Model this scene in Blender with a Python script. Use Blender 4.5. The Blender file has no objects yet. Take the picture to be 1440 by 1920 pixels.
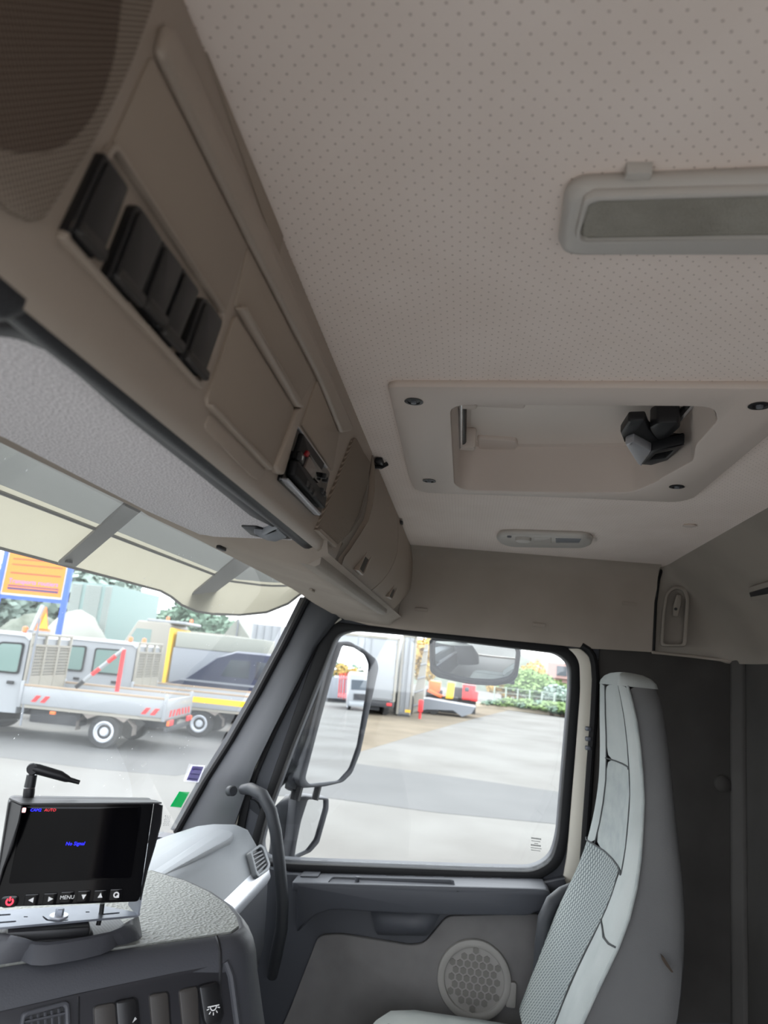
import bpy, bmesh, math, random
from mathutils import Vector as V, Matrix
random.seed(7)
SC = bpy.context.scene
COL = SC.collection
# ------------------------------------------------------------------ camera
# world: origin at the camera; X = across the cab to the passenger side, Y = forward, Z = up
F = 1331.0
CX, CY = 720.0, 960.0
_vx = (867.0 - CX, 1256.0 - CY)
_s = F * F / (_vx[1] - _vx[0] * 0.1)
_vz = (_s * 0.1, -_s)
rX = V((_vx[0], _vx[1], F)).normalized()
rZ = V((_vz[0], _vz[1], F)).normalized()
rY = rZ.cross(rX)
def ray(px, py):
    c = V(((px - CX) / F, (py - CY) / F, 1.0))
    return V((rX.dot(c), rY.dot(c), rZ.dot(c)))
cam_d = bpy.data.cameras.new('camera')
cam = bpy.data.objects.new('camera', cam_d); COL.objects.link(cam)
cx, cy, cz = V((rX.x, rY.x, rZ.x)), -V((rX.y, rY.y, rZ.y)), -V((rX.z, rY.z, rZ.z))
cam.matrix_world = Matrix(((cx.x, cy.x, cz.x, 0), (cx.y, cy.y, cz.y, 0), (cx.z, cy.z, cz.z, 0), (0, 0, 0, 1)))
cam_d.sensor_fit = 'VERTICAL'; cam_d.sensor_height = 36.0; cam_d.sensor_width = 27.0
cam_d.lens = 36.0 * F / 1920.0
cam_d.clip_start = 0.02; cam_d.clip_end = 600
cam_d.dof.use_dof = True; cam_d.dof.focus_distance = 1.15; cam_d.dof.aperture_fstop = 7.5
SC.camera = cam
# ------------------------------------------------------------------ world, exposure
SC.view_settings.view_transform = 'Standard'; SC.view_settings.look = 'None'
SC.view_settings.gamma = 1.0; SC.view_settings.use_curve_mapping = False
SC.view_settings.exposure = 1.6
try:
    SC.cycles.max_bounces = 14; SC.cycles.diffuse_bounces = 8; SC.cycles.transparent_max_bounces = 24
    SC.cycles.glossy_bounces = 6; SC.cycles.use_denoising = True
    SC.cycles.sample_clamp_indirect = 6.0
except Exception:
    pass
W = bpy.data.worlds.new('overcast'); SC.world = W; W.use_nodes = True
nt = W.node_tree; nt.nodes.clear()
def nd(t, typ, **kw):
    n = t.nodes.new(typ)
    for k, v in kw.items():
        setattr(n, k, v)
    return n
wo = nd(nt, 'ShaderNodeOutputWorld'); wb = nd(nt, 'ShaderNodeBackground')
tc = nd(nt, 'ShaderNodeTexCoord'); mp = nd(nt, 'ShaderNodeMapping'); mp.inputs['Scale'].default_value = (1.4, 1.4, 4)
nz = nd(nt, 'ShaderNodeTexNoise'); nz.inputs['Scale'].default_value = 2.2; nz.inputs['Detail'].default_value = 5
cr = nd(nt, 'ShaderNodeValToRGB')
cr.color_ramp.elements[0].position = .3; cr.color_ramp.elements[0].color = (.66, .74, .86, 1)
cr.color_ramp.elements[1].position = .62; cr.color_ramp.elements[1].color = (.95, .96, .98, 1)
nt.links.new(tc.outputs['Generated'], mp.inputs['Vector']); nt.links.new(mp.outputs[0], nz.inputs['Vector'])
nt.links.new(nz.outputs['Fac'], cr.inputs[0]); nt.links.new(cr.outputs[0], wb.inputs[0]); nt.links.new(wb.outputs[0], wo.inputs[0])
wb.inputs[1].default_value = 1.9
sun_d = bpy.data.lights.new('sun', 'SUN'); sun_d.energy = 1.2; sun_d.angle = math.radians(25); sun_d.color = (1, .97, .92)
sun = bpy.data.objects.new('sun', sun_d); COL.objects.link(sun)
sun.rotation_euler = (math.radians(38), 0, math.radians(150))

# ------------------------------------------------------------------ materials
def C(r, g, b):
    f = lambda c: ((c / 255) / 12.92 if c <= 10 else (((c / 255) + .055) / 1.055) ** 2.4)
    return (f(r), f(g), f(b), 1)
def link(t, a, b): t.links.new(a, b)
def mat(name, col, rough=.55, metal=0.0, bump=None, vary=None, spec=None, dots=None, emit=None, alpha=None):
    m = bpy.data.materials.new(name); m.use_nodes = True
    t = m.node_tree; p = t.nodes['Principled BSDF']
    p.inputs['Base Color'].default_value = col; p.inputs['Roughness'].default_value = rough
    p.inputs['Metallic'].default_value = metal
    if spec is not None: p.inputs['Specular IOR Level'].default_value = spec
    if emit is not None:
        p.inputs['Emission Color'].default_value = emit[0]; p.inputs['Emission Strength'].default_value = emit[1]
    tcn = None
    if bump or vary or dots:
        tcn = nd(t, 'ShaderNodeTexCoord')
    src = None
    if vary:      # (scale, colour2, low, high)
        n = nd(t, 'ShaderNodeTexNoise'); n.inputs['Scale'].default_value = vary[0]; n.inputs['Detail'].default_value = 6
        link(t, tcn.outputs['Object'], n.inputs['Vector'])
        r = nd(t, 'ShaderNodeValToRGB')
        r.color_ramp.elements[0].position = vary[2]; r.color_ramp.elements[0].color = vary[1]
        r.color_ramp.elements[1].position = vary[3]; r.color_ramp.elements[1].color = col
        link(t, n.outputs['Fac'], r.inputs[0]); src = r.outputs[0]
    hsrc = None
    if dots:      # (sx, sy, sz, radius, colour, staggered)
        fac = None
        for off in ((0, 0, 0), (.5, .5, .5)) if dots[5] else ((0, 0, 0),):
            mpn = nd(t, 'ShaderNodeMapping'); mpn.inputs['Scale'].default_value = dots[:3]; mpn.inputs['Location'].default_value = off
            link(t, tcn.outputs['Object'], mpn.inputs['Vector'])
            fr = nd(t, 'ShaderNodeVectorMath', operation='FRACTION'); link(t, mpn.outputs[0], fr.inputs[0])
            sb = nd(t, 'ShaderNodeVectorMath', operation='SUBTRACT'); link(t, fr.outputs[0], sb.inputs[0])
            sb.inputs[1].default_value = tuple(.5 if s else 0 for s in dots[:3])
            if not all(dots[:3]):
                ms = nd(t, 'ShaderNodeVectorMath', operation='MULTIPLY'); link(t, sb.outputs[0], ms.inputs[0])
                ms.inputs[1].default_value = tuple(1 if s else 0 for s in dots[:3]); sb = ms
            ln = nd(t, 'ShaderNodeVectorMath', operation='LENGTH'); link(t, sb.outputs[0], ln.inputs[0])
            lt = nd(t, 'ShaderNodeMath', operation='LESS_THAN'); link(t, ln.outputs['Value'], lt.inputs[0]); lt.inputs[1].default_value = dots[3]
            if fac is None: fac = lt.outputs[0]
            else:
                mx = nd(t, 'ShaderNodeMath', operation='MAXIMUM'); link(t, fac, mx.inputs[0]); link(t, lt.outputs[0], mx.inputs[1]); fac = mx.outputs[0]
        mi = nd(t, 'ShaderNodeMix', data_type='RGBA'); link(t, fac, mi.inputs['Factor'])
        if src: link(t, src, mi.inputs[6])
        else: mi.inputs[6].default_value = col
        mi.inputs[7].default_value = dots[4]; src = mi.outputs[2]
    if src: link(t, src, p.inputs['Base Color'])
    if bump:      # (scale, strength, distance, kind)
        if len(bump) > 3 and bump[3] == 'v':
            b0 = nd(t, 'ShaderNodeTexVoronoi'); b0.inputs['Scale'].default_value = bump[0]; o = b0.outputs['Distance']
        else:
            b0 = nd(t, 'ShaderNodeTexNoise'); b0.inputs['Scale'].default_value = bump[0]; b0.inputs['Detail'].default_value = 3; o = b0.outputs['Fac']
        link(t, tcn.outputs['Object'], b0.inputs['Vector'])
        bp = nd(t, 'ShaderNodeBump'); bp.inputs['Strength'].default_value = bump[1]; bp.inputs['Distance'].default_value = bump[2]
        link(t, o, bp.inputs['Height']); link(t, bp.outputs[0], p.inputs['Normal'])
    return m
def glass_mat(name, tint=(1, 1, 1, 1), dust_haze=None, refl=.03):
    m = bpy.data.materials.new(name); m.use_nodes = True; t = m.node_tree; t.nodes.clear()
    o = nd(t, 'ShaderNodeOutputMaterial'); tr = nd(t, 'ShaderNodeBsdfTransparent'); tr.inputs[0].default_value = tint
    gl = nd(t, 'ShaderNodeBsdfGlossy'); gl.inputs['Roughness'].default_value = .02
    lw = nd(t, 'ShaderNodeLayerWeight'); lw.inputs[0].default_value = .5
    pw = nd(t, 'ShaderNodeMath', operation='POWER'); link(t, lw.outputs['Facing'], pw.inputs[0]); pw.inputs[1].default_value = 5
    fr = nd(t, 'ShaderNodeMath', operation='MULTIPLY_ADD'); link(t, pw.outputs[0], fr.inputs[0]); fr.inputs[1].default_value = .9; fr.inputs[2].default_value = refl
    mx = nd(t, 'ShaderNodeMixShader'); link(t, fr.outputs[0], mx.inputs[0]); link(t, tr.outputs[0], mx.inputs[1]); link(t, gl.outputs[0], mx.inputs[2])
    out = mx
    if dust_haze:
        df = nd(t, 'ShaderNodeBsdfDiffuse'); df.inputs[0].default_value = (.8, .82, .82, 1)
        tl = nd(t, 'ShaderNodeBsdfTranslucent'); tl.inputs[0].default_value = (.85, .88, .88, 1)
        ad = nd(t, 'ShaderNodeMixShader'); ad.inputs[0].default_value = .5
        link(t, df.outputs[0], ad.inputs[1]); link(t, tl.outputs[0], ad.inputs[2])
        tcn = nd(t, 'ShaderNodeTexCoord'); n = nd(t, 'ShaderNodeTexNoise'); n.inputs['Scale'].default_value = 5; n.inputs['Detail'].default_value = 8
        link(t, tcn.outputs['Object'], n.inputs['Vector'])
        v = nd(t, 'ShaderNodeTexVoronoi'); v.inputs['Scale'].default_value = 60; link(t, tcn.outputs['Object'], v.inputs['Vector'])
        lt = nd(t, 'ShaderNodeMath', operation='LESS_THAN'); link(t, v.outputs['Distance'], lt.inputs[0]); lt.inputs[1].default_value = .09
        n2 = nd(t, 'ShaderNodeTexNoise'); n2.inputs['Scale'].default_value = 9; link(t, tcn.outputs['Object'], n2.inputs['Vector'])
        gt = nd(t, 'ShaderNodeMath', operation='GREATER_THAN'); link(t, n2.outputs['Fac'], gt.inputs[0]); gt.inputs[1].default_value = .58
        mu = nd(t, 'ShaderNodeMath', operation='MULTIPLY'); link(t, lt.outputs[0], mu.inputs[0]); link(t, gt.outputs[0], mu.inputs[1])
        mu2 = nd(t, 'ShaderNodeMath', operation='MULTIPLY'); link(t, mu.outputs[0], mu2.inputs[0]); mu2.inputs[1].default_value = .45
        ma = nd(t, 'ShaderNodeMath', operation='MULTIPLY_ADD'); link(t, n.outputs['Fac'], ma.inputs[0]); ma.inputs[1].default_value = dust_haze; link(t, mu2.outputs[0], ma.inputs[2])
        m2 = nd(t, 'ShaderNodeMixShader'); link(t, ma.outputs[0], m2.inputs[0]); link(t, mx.outputs[0], m2.inputs[1]); link(t, ad.outputs[0], m2.inputs[2])
        out = m2
    link(t, out.outputs[0], o.inputs[0])
    return m
def sheet_mat(name, col, trans=.5):
    m = bpy.data.materials.new(name); m.use_nodes = True; t = m.node_tree; t.nodes.clear()
    o = nd(t, 'ShaderNodeOutputMaterial'); d = nd(t, 'ShaderNodeBsdfDiffuse'); d.inputs[0].default_value = col
    tl = nd(t, 'ShaderNodeBsdfTranslucent'); tl.inputs[0].default_value = col
    mx = nd(t, 'ShaderNodeMixShader'); mx.inputs[0].default_value = trans
    link(t, d.outputs[0], mx.inputs[1]); link(t, tl.outputs[0], mx.inputs[2]); link(t, mx.outputs[0], o.inputs[0])
    return m
M = dict(
    headliner=mat('headliner_perforated', C(243, 231, 223), .95, bump=(900, .25, .0006), vary=(9, C(237, 224, 215), .3, .7), dots=(76, 76, 0, .058, C(172, 156, 145), True), spec=.1),
    liner=mat('headliner_plain', C(170, 160, 150), .95, bump=(700, .2, .0006), vary=(6, C(160, 150, 140), .3, .7), spec=.1),
    rearliner=mat('rear_moulding', C(158, 150, 141), .8, vary=(4, C(144, 137, 129), .3, .7), bump=(600, .15, .0005), spec=.2),
    beige=mat('console_plastic', C(166, 153, 140), .42, bump=(420, .45, .0007), spec=.55),
    beige_flat=mat('console_plastic_smooth', C(163, 150, 137), .6, bump=(900, .12, .0004), spec=.3),
    grille=mat('grille_fabric', C(166, 153, 140), .8, dots=(320, 0, 320, .27, C(96, 84, 74), True), spec=.2),
    grille_dark=mat('grille_over_cone', C(132, 117, 105), .85, dots=(320, 0, 320, .30, C(72, 60, 52), True), spec=.2),
    hatch=mat('hatch_plastic', C(214, 202, 193), .5, bump=(480, .3, .0006), spec=.4),
    lid=mat('hatch_lid', C(230, 220, 211), .42, bump=(60, .15, .001), spec=.5),
    gasket=mat('gasket', C(120, 110, 98), .6),
    lamp=mat('lamp_plastic', C(196, 192, 186), .42, spec=.5),
    lens=mat('lamp_lens', C(150, 147, 137), .25, bump=(700, .5, .0008, 'v'), vary=(14, C(128, 124, 113), .35, .65), spec=.6),
    black=mat('black_plastic', C(28, 28, 31), .45, spec=.45),
    gloss=mat('gloss_black', C(10, 10, 13), .14, spec=.35),
    switchm=mat('switch_black', C(24, 24, 26), .38, bump=(800, .1, .0004), spec=.5),
    blankm=mat('switch_blank', C(58, 55, 53), .5, bump=(800, .1, .0004), spec=.4),
    rubber=mat('rubber', C(20, 20, 22), .6, spec=.3),
    visor=mat('visor_fabric', C(232, 229, 231), .95, bump=(420, .6, .0012), vary=(520, C(178, 175, 177), .35, .62), spec=.1),
    vinyl=mat('visor_vinyl', C(34, 33, 36), .5, bump=(500, .4, .0008), spec=.4),
    dash=mat('dash_dark', C(66, 67, 72), .5, bump=(500, .3, .0007), spec=.4),
    dashmid=mat('dash_mid', C(112, 116, 121), .5, bump=(500, .25, .0006), spec=.4),
    dashtop=mat('dash_top_grain', C(134, 136, 131), .5, bump=(230, .9, .0012, 'v'), spec=.5),
    recess=mat('dash_recess', C(42, 42, 46), .5, spec=.4),
    silver=mat('silver_strip', C(190, 192, 198), .35, metal=.4),
    doordark=mat('door_dark', C(62, 64, 70), .55, bump=(500, .2, .0006), spec=.4),
    doortop=mat('door_ledge', C(66, 68, 74), .5, bump=(500, .2, .0006), spec=.4),
    doorgrey=mat('door_felt', C(120, 118, 117), .9, vary=(14, C(111, 109, 108), .3, .7), spec=.15),
    spk=mat('door_speaker', C(146, 143, 139), .6, spec=.3),
    spkhex=mat('door_speaker_cell', C(116, 113, 109), .7, spec=.2),
    pillar=mat('pillar_grey', C(50, 52, 56), .55, bump=(500, .2, .0006), spec=.4),
    cream=mat('cream_paint', C(224, 219, 205), .35, spec=.5),
    frit=mat('glass_frit', C(14, 14, 16), .3),
    darkwall=mat('dark_wall', C(72, 70, 68), .85, vary=(7, C(62, 60, 58), .3, .7), spec=.15),
    backwall=mat('back_wall', C(86, 84, 82), .85, vary=(5, C(76, 74, 72), .3, .7), spec=.15),
    seat=mat('seat_cloth', C(174, 178, 176), .95, bump=(500, .4, .001), vary=(9, C(163, 168, 166), .35, .65), spec=.1),
    seatmid=mat('seat_ribbed', C(164, 169, 167), .95, bump=(260, .6, .0015), vary=(30, C(152, 158, 157), .35, .65), spec=.1),
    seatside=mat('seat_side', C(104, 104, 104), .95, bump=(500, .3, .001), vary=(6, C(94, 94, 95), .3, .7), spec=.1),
    seatdots=mat('seat_dots', C(104, 110, 112), .95, bump=(420, .5, .001), dots=(70, 0, 56, .27, C(160, 166, 163), True), spec=.1),
    seam=mat('seam', C(70, 72, 73), .9),
    stain=mat('stain', C(62, 52, 44), .95),
    screen=mat('screen', C(3, 3, 6), .12, spec=.2),
    steel=mat('galvanised_steel', C(128, 132, 140), .42, metal=.8, vary=(20, C(108, 112, 120), .3, .7)),
    chrome=mat('chrome', C(205, 205, 208), .2, metal=1),
    tacho=mat('tacho_face', C(22, 22, 24), .5, spec=.25),
    lcd=mat('lcd', C(122, 112, 106), .3),
    red=mat('red_plastic', C(170, 20, 34), .4),
    red_e=mat('red_glow', C(255, 40, 50), .4, emit=(C(255, 40, 60), 1.2)),
    blue_e=mat('blue_glow', C(30, 30, 255), .4, emit=(C(30, 30, 255), .9)),
    auto_e=mat('auto_glow', C(200, 40, 50), .4, emit=(C(210, 40, 55), .5)),
    pink_e=mat('pink_glow', C(255, 190, 190), .4, emit=(C(255, 190, 190), .6)),
    print_w=mat('white_print', C(225, 225, 225), .5),
    mirror=mat('mirror', C(235, 237, 240), .01, metal=1),
    housing=mat('mirror_housing', C(58, 59, 64), .5, spec=.4),
    glass=glass_mat('window_glass', (.97, .985, .98, 1)),
    wind=glass_mat('windscreen_glass', (.95, .975, .965, 1), dust_haze=.17),  # specks are dust; the even film is raised to paint haze over the view
    evisor=sheet_mat('cream_visor', C(170, 165, 148), .30),
    gap_haze=sheet_mat('grey_gap_haze', C(116, 117, 114), .25),
    strap=mat('strap_grey', C(110, 108, 106), .6),
    tagviolet=sheet_mat('sticker_violet', C(172, 164, 206), .6), tagwhite=sheet_mat('sticker_white', C(235, 235, 240), .6),
    taggreen=sheet_mat('sticker_green', C(30, 190, 135), .6), tagink=sheet_mat('sticker_ink', C(120, 116, 165), .6), greyink=mat('grey_ink', C(120, 122, 120), .6),
    concrete=mat('concrete', C(104, 103, 100), .9, vary=(.35, C(92, 90, 87), .35, .62), bump=(6, .2, .02), spec=.2),
    sand=mat('sandy_ground', C(110, 101, 88), .95, vary=(.6, C(98, 90, 78), .35, .65), spec=.1),
    asphalt=mat('asphalt', C(88, 88, 88), .9, vary=(.5, C(81, 81, 81), .3, .7), spec=.2),
    white=mat('white_paint', C(142, 145, 148), .35, spec=.5), offwhite=mat('offwhite_paint', C(140, 136, 126), .4, spec=.4),
    greyp=mat('grey_paint', C(120, 124, 130), .5), tyre=mat('tyre', C(30, 30, 32), .8), rim=mat('rim', C(196, 200, 206), .35, metal=.3),
    chassis=mat('chassis', C(42, 43, 47), .7), mud=mat('mudguard', C(120, 112, 106), .7),
    cabglass=mat('cab_glass', C(104, 126, 120), .12, spec=.6), darkglass=mat('dark_glass', C(46, 54, 60), .1, spec=.6),
    orange=mat('orange', C(240, 110, 30), .5), signorange=mat('sign_orange', C(246, 128, 40), .55), blue=mat('blue_paint', C(58, 92, 196), .5),
    navy=mat('navy_paint', C(38, 44, 64), .3, spec=.5), yellow=mat('yellow', C(238, 186, 30), .5), redp=mat('red_paint', C(206, 40, 44), .5),
    beacon=mat('beacon_orange', C(245, 110, 60), .3), wood=mat('wood', C(150, 132, 112), .8),
    tent=mat('tarp', C(140, 142, 134), .8), louvre=mat('louvre', C(160, 167, 163), .5), louvreg=mat('louvre_frame', C(120, 140, 136), .6),
    mound=mat('earth', C(106, 112, 102), .95, vary=(2, C(88, 94, 84), .35, .65)),
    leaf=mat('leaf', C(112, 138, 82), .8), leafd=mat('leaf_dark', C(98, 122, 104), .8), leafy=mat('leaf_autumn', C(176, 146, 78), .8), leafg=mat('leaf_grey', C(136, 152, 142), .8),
    bark=mat('bark', C(92, 76, 62), .9), pink=mat('pink_render', C(164, 134, 127), .8), roof=mat('roof_tile', C(178, 140, 126), .8), fence=mat('fence_wire', C(150, 160, 150), .6),
    kerb=mat('kerb', C(190, 178, 158), .9),
)
# ------------------------------------------------------------------ mesh helpers
CTX = [Matrix.Identity(4)]
WLOC = {}
def at_local(mtx): CTX[0] = mtx
class MB:
    def __init__(s): s.bm = bmesh.new()
    def add(s, verts, faces):
        vs = [s.bm.verts.new(V(v)) for v in verts]
        for f in faces:
            try: s.bm.faces.new([vs[i] for i in f])
            except ValueError: pass
        return s
    def box(s, c, d, rot=None, bevel=0, seg=2):
        b = bmesh.new(); bmesh.ops.create_cube(b, size=1)
        bmesh.ops.scale(b, vec=V(d), verts=b.verts)
        if bevel: bmesh.ops.bevel(b, geom=list(b.edges), offset=bevel, segments=seg, affect='EDGES', profile=.5)
        mt = Matrix.Translation(V(c)) @ (rot.to_4x4() if rot else Matrix.Identity(4))
        bmesh.ops.transform(b, matrix=mt, verts=b.verts)
        s._take(b); return s
    def bx(s, x0, x1, y0, y1, z0, z1, bevel=0, seg=2):
        return s.box(((x0 + x1) / 2, (y0 + y1) / 2, (z0 + z1) / 2), (abs(x1 - x0), abs(y1 - y0), abs(z1 - z0)), None, bevel, seg)
    def _take(s, b):
        me = bpy.data.meshes.new('t'); b.to_mesh(me); b.free(); s.bm.from_mesh(me); bpy.data.meshes.remove(me)
    def prism(s, pts, vec, bevel=0, seg=2):
        b = bmesh.new(); vs = [b.verts.new(V(p)) for p in pts]; f = b.faces.new(vs)
        r = bmesh.ops.extrude_face_region(b, geom=[f]); nv = [g for g in r['geom'] if isinstance(g, bmesh.types.BMVert)]
        bmesh.ops.translate(b, verts=nv, vec=V(vec)); bmesh.ops.recalc_face_normals(b, faces=b.faces)
        if bevel: bmesh.ops.bevel(b, geom=list(b.edges), offset=bevel, segments=seg, affect='EDGES', profile=.5)
        s._take(b); return s
    def tube(s, pts, r, seg=10, cap=True):
        pts = [V(p) for p in pts]; n = len(pts); rs = r if isinstance(r, (list, tuple)) else [r] * n
        rings = []; up = None
        for i, p in enumerate(pts):
            d = (pts[min(i + 1, n - 1)] - pts[max(i - 1, 0)]).normalized()
            if up is None: up = V((0, 0, 1)) if abs(d.z) < .9 else V((1, 0, 0))
            a = d.cross(up).normalized(); b = a.cross(d).normalized(); up = b
            rings.append([s.bm.verts.new(p + (a * math.cos(2 * math.pi * k / seg) + b * math.sin(2 * math.pi * k / seg)) * rs[i]) for k in range(seg)])
        for i in range(n - 1):
            for k in range(seg):
                s.bm.faces.new((rings[i][k], rings[i][(k + 1) % seg], rings[i + 1][(k + 1) % seg], rings[i + 1][k]))
        if cap: s.bm.faces.new(rings[0][::-1]); s.bm.faces.new(rings[-1])
        return s
    def lathe(s, prof, mtx=None, seg=24):
        mtx = mtx or Matrix.Identity(4); rings = []
        for r, z in prof:
            rings.append([s.bm.verts.new(mtx @ V((r * math.cos(2 * math.pi * k / seg), r * math.sin(2 * math.pi * k / seg), z))) for k in range(seg)])
        for i in range(len(prof) - 1):
            for k in range(seg):
                s.bm.faces.new((rings[i][k], rings[i][(k + 1) % seg], rings[i + 1][(k + 1) % seg], rings[i + 1][k]))
        s.bm.faces.new(rings[0][::-1]); s.bm.faces.new(rings[-1]); return s
    def loft(s, rows, closed=False, caps=False):
        rs = [[s.bm.verts.new(V(p)) for p in row] for row in rows]; m = len(rows[0])
        for i in range(len(rs) - 1):
            for k in range(m if closed else m - 1):
                s.bm.faces.new((rs[i][k], rs[i][(k + 1) % m], rs[i + 1][(k + 1) % m], rs[i + 1][k]))
        if caps: s.bm.faces.new(rs[0][::-1]); s.bm.faces.new(rs[-1])
        return s
    def plate(s, fr, loops, d0, d1, bevel=0):
        """flat plate with holes on frame fr, from depth d0 to d1 along its normal"""
        cu = bpy.data.curves.new('t', 'CURVE'); cu.dimensions = '2D'; cu.fill_mode = 'BOTH'
        for lp in loops:
            sp = cu.splines.new('POLY'); sp.points.add(len(lp) - 1); sp.use_cyclic_u = True
            for i, (a, b) in enumerate(lp): sp.points[i].co = (a, b, 0, 1)
        h = abs(d1 - d0) / 2; b = min(bevel, h * .95)
        cu.extrude = h - b; cu.bevel_depth = b; cu.bevel_resolution = 1; cu.offset = -b
        ob = bpy.data.objects.new('t', cu); me = ob.to_mesh().copy(); ob.to_mesh_clear()
        me.transform(fr.m @ Matrix.Translation((0, 0, (d0 + d1) / 2)))
        s.bm.from_mesh(me); bpy.data.meshes.remove(me); bpy.data.objects.remove(ob); bpy.data.curves.remove(cu)
        return s
class Frame:
    def __init__(s, o, n, u):
        s.o = V(o); s.n = V(n).normalized(); s.u = (V(u) - s.n * V(u).dot(s.n)).normalized(); s.v = s.n.cross(s.u)
        s.m = Matrix(((s.u.x, s.v.x, s.n.x, s.o.x), (s.u.y, s.v.y, s.n.y, s.o.y), (s.u.z, s.v.z, s.n.z, s.o.z), (0, 0, 0, 1)))
    def px(s, x, y, d=0):
        r = ray(x, y); o = s.o + s.n * d; p = r * (s.n.dot(o) / s.n.dot(r)) - s.o
        return (p.dot(s.u), p.dot(s.v))
    def pxs(s, pts, d=0): return [s.px(x, y, d) for x, y in pts]
    def w(s, u, v, d=0): return s.o + s.u * u + s.v * v + s.n * d
def wpx(px, py, o, n):
    r = ray(px, py); n = V(n); return r * (n.dot(V(o)) / n.dot(r))
def onX(px, py, X): r = ray(px, py); return r * (X / r.x)
def onZ(px, py, Z): r = ray(px, py); return r * (Z / r.z)
def rnd(pts, r, seg=4):
    """round the corners of a 2-D polygon"""
    out = []; n = len(pts)
    for i in range(n):
        p0, p1, p2 = V(pts[i - 1]), V(pts[i]), V(pts[(i + 1) % n])
        rr = r[i] if isinstance(r, (list, tuple)) else r
        a, b = p0 - p1, p2 - p1; q = min(rr, a.length * .45, b.length * .45)
        if q < 1e-6: out.append(tuple(p1)); continue
        A, B = p1 + a.normalized() * q, p1 + b.normalized() * q
        for k in range(seg + 1):
            t = k / seg; out.append(tuple(A * (1 - t) ** 2 + p1 * 2 * t * (1 - t) + B * t ** 2))
    return out
def rect(x0, x1, y0, y1): return [(x0, y0), (x1, y0), (x1, y1), (x0, y1)]
def obj(name, mb, m, parent=None, smooth=35, subsurf=0, doubles=True):
    bm = mb.bm
    if doubles: bmesh.ops.remove_doubles(bm, verts=bm.verts, dist=1e-6)
    bmesh.ops.transform(bm, matrix=CTX[0], verts=bm.verts)
    bmesh.ops.recalc_face_normals(bm, faces=bm.faces)
    xs = [v.co for v in bm.verts]
    b = V(((min(p.x for p in xs) + max(p.x for p in xs)) / 2, (min(p.y for p in xs) + max(p.y for p in xs)) / 2, min(p.z for p in xs)))
    bmesh.ops.translate(bm, verts=bm.verts, vec=-b)
    me = bpy.data.meshes.new(name); bm.to_mesh(me); bm.free()
    me.materials.append(M[m] if isinstance(m, str) else m)
    if smooth:
        for p in me.polygons: p.use_smooth = True
        try: me.set_sharp_from_angle(angle=math.radians(smooth))
        except Exception: pass
    o = bpy.data.objects.new(name, me); COL.objects.link(o)
    WLOC[o.name] = b
    if parent: o.parent = parent; o.location = b - WLOC[parent.name]
    else: o.location = b
    if subsurf:
        md = o.modifiers.new('subsurf', 'SUBSURF'); md.levels = subsurf; md.render_levels = subsurf
    return o
def thing(name, label, cat, loc, group=None, kind=None):
    o = bpy.data.objects.new(name, None); COL.objects.link(o)
    o.empty_display_size = .05; p = CTX[0] @ V(loc); o.location = p; WLOC[o.name] = V(p)
    if label: o['label'] = label
    if cat: o['category'] = cat
    if group: o['group'] = group
    if kind: o['kind'] = kind
    return o
def tag(o, label, cat=None, group=None, kind=None):
    if label: o['label'] = label
    if cat: o['category'] = cat
    if group: o['group'] = group
    if kind: o['kind'] = kind
    return o
def struct(name, mb, m, label=None, **kw):
    o = obj(name, mb, m, **kw); o['kind'] = 'structure'
    if label: o['label'] = label
    return o
def text(fr, s, u, v, size, m, parent, name, d=0.0005, depth=.0003, ru=None, align='CENTER', shear=0):
    cu = bpy.data.curves.new('t', 'FONT'); cu.body = s; cu.size = size; cu.align_x = align; cu.align_y = 'CENTER'; cu.extrude = depth; cu.shear = shear
    cu.resolution_u = 2
    ob = bpy.data.objects.new('t', cu); me = ob.to_mesh().copy(); ob.to_mesh_clear()
    me.transform(fr.m @ Matrix.Translation((u, v, d)))
    mb = MB(); mb.bm.from_mesh(me); bpy.data.meshes.remove(me); bpy.data.objects.remove(ob); bpy.data.curves.remove(cu)
    return obj(name, mb, m, parent, smooth=0)

# ------------------------------------------------------------------ constants of the cab
H = .345            # ceiling
WX = 2.14           # passenger side wall
YR = -.77           # rear wall
ZF = -1.25          # cab floor
ZG = -2.40          # ground
UP = V((0, 0, 1))
FC = Frame((0, 0, H), (0, 0, -1), (1, 0, 0))                 # ceiling seen from below (u = X, v = -Y)
FS = Frame((WX, 0, 0), (-1, 0, 0), (0, -1, 0))               # side wall (u = -Y, v = Z)
A0, B0 = V((0, .179, H)), V((0, .195, .1345))                # overhead console face, top and bottom line
FO = Frame(A0, V((0, -(A0.z - B0.z), -(B0.y - A0.y))), (1, 0, 0))
# ================================================================== CAB SHELL
open_px = [(846, 747), (1338, 749), (1344, 776), (1303, 824), (1299, 853), (1240, 886), (1232, 893), (1185, 914), (1050, 914), (870, 910), (853, 899)]
open_uv = rnd(FC.pxs(open_px), [.03, .03, .01, .012, .012, .01, .012, .02, .02, .03, .03])
mb = MB(); mb.plate(FC, [rect(-.03, WX + .04, -.5, .80), open_uv], 0, -.03)
ceil = struct('ceiling', mb, 'headliner', 'beige perforated headliner on the cab roof')
mb = MB(); mb.bx(-.06, WX + .06, -.84, .52, H + .11, H + .14)
mb.bx(-.06, WX + .06, -.84, -.80, H - .02, H + .12); mb.bx(-.06, WX + .06, .48, .52, H - .12, H + .12)
struct('roof', mb, 'white', 'outer steel roof above the headliner')  # unseen shell, added to keep light out above the headliner
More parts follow.
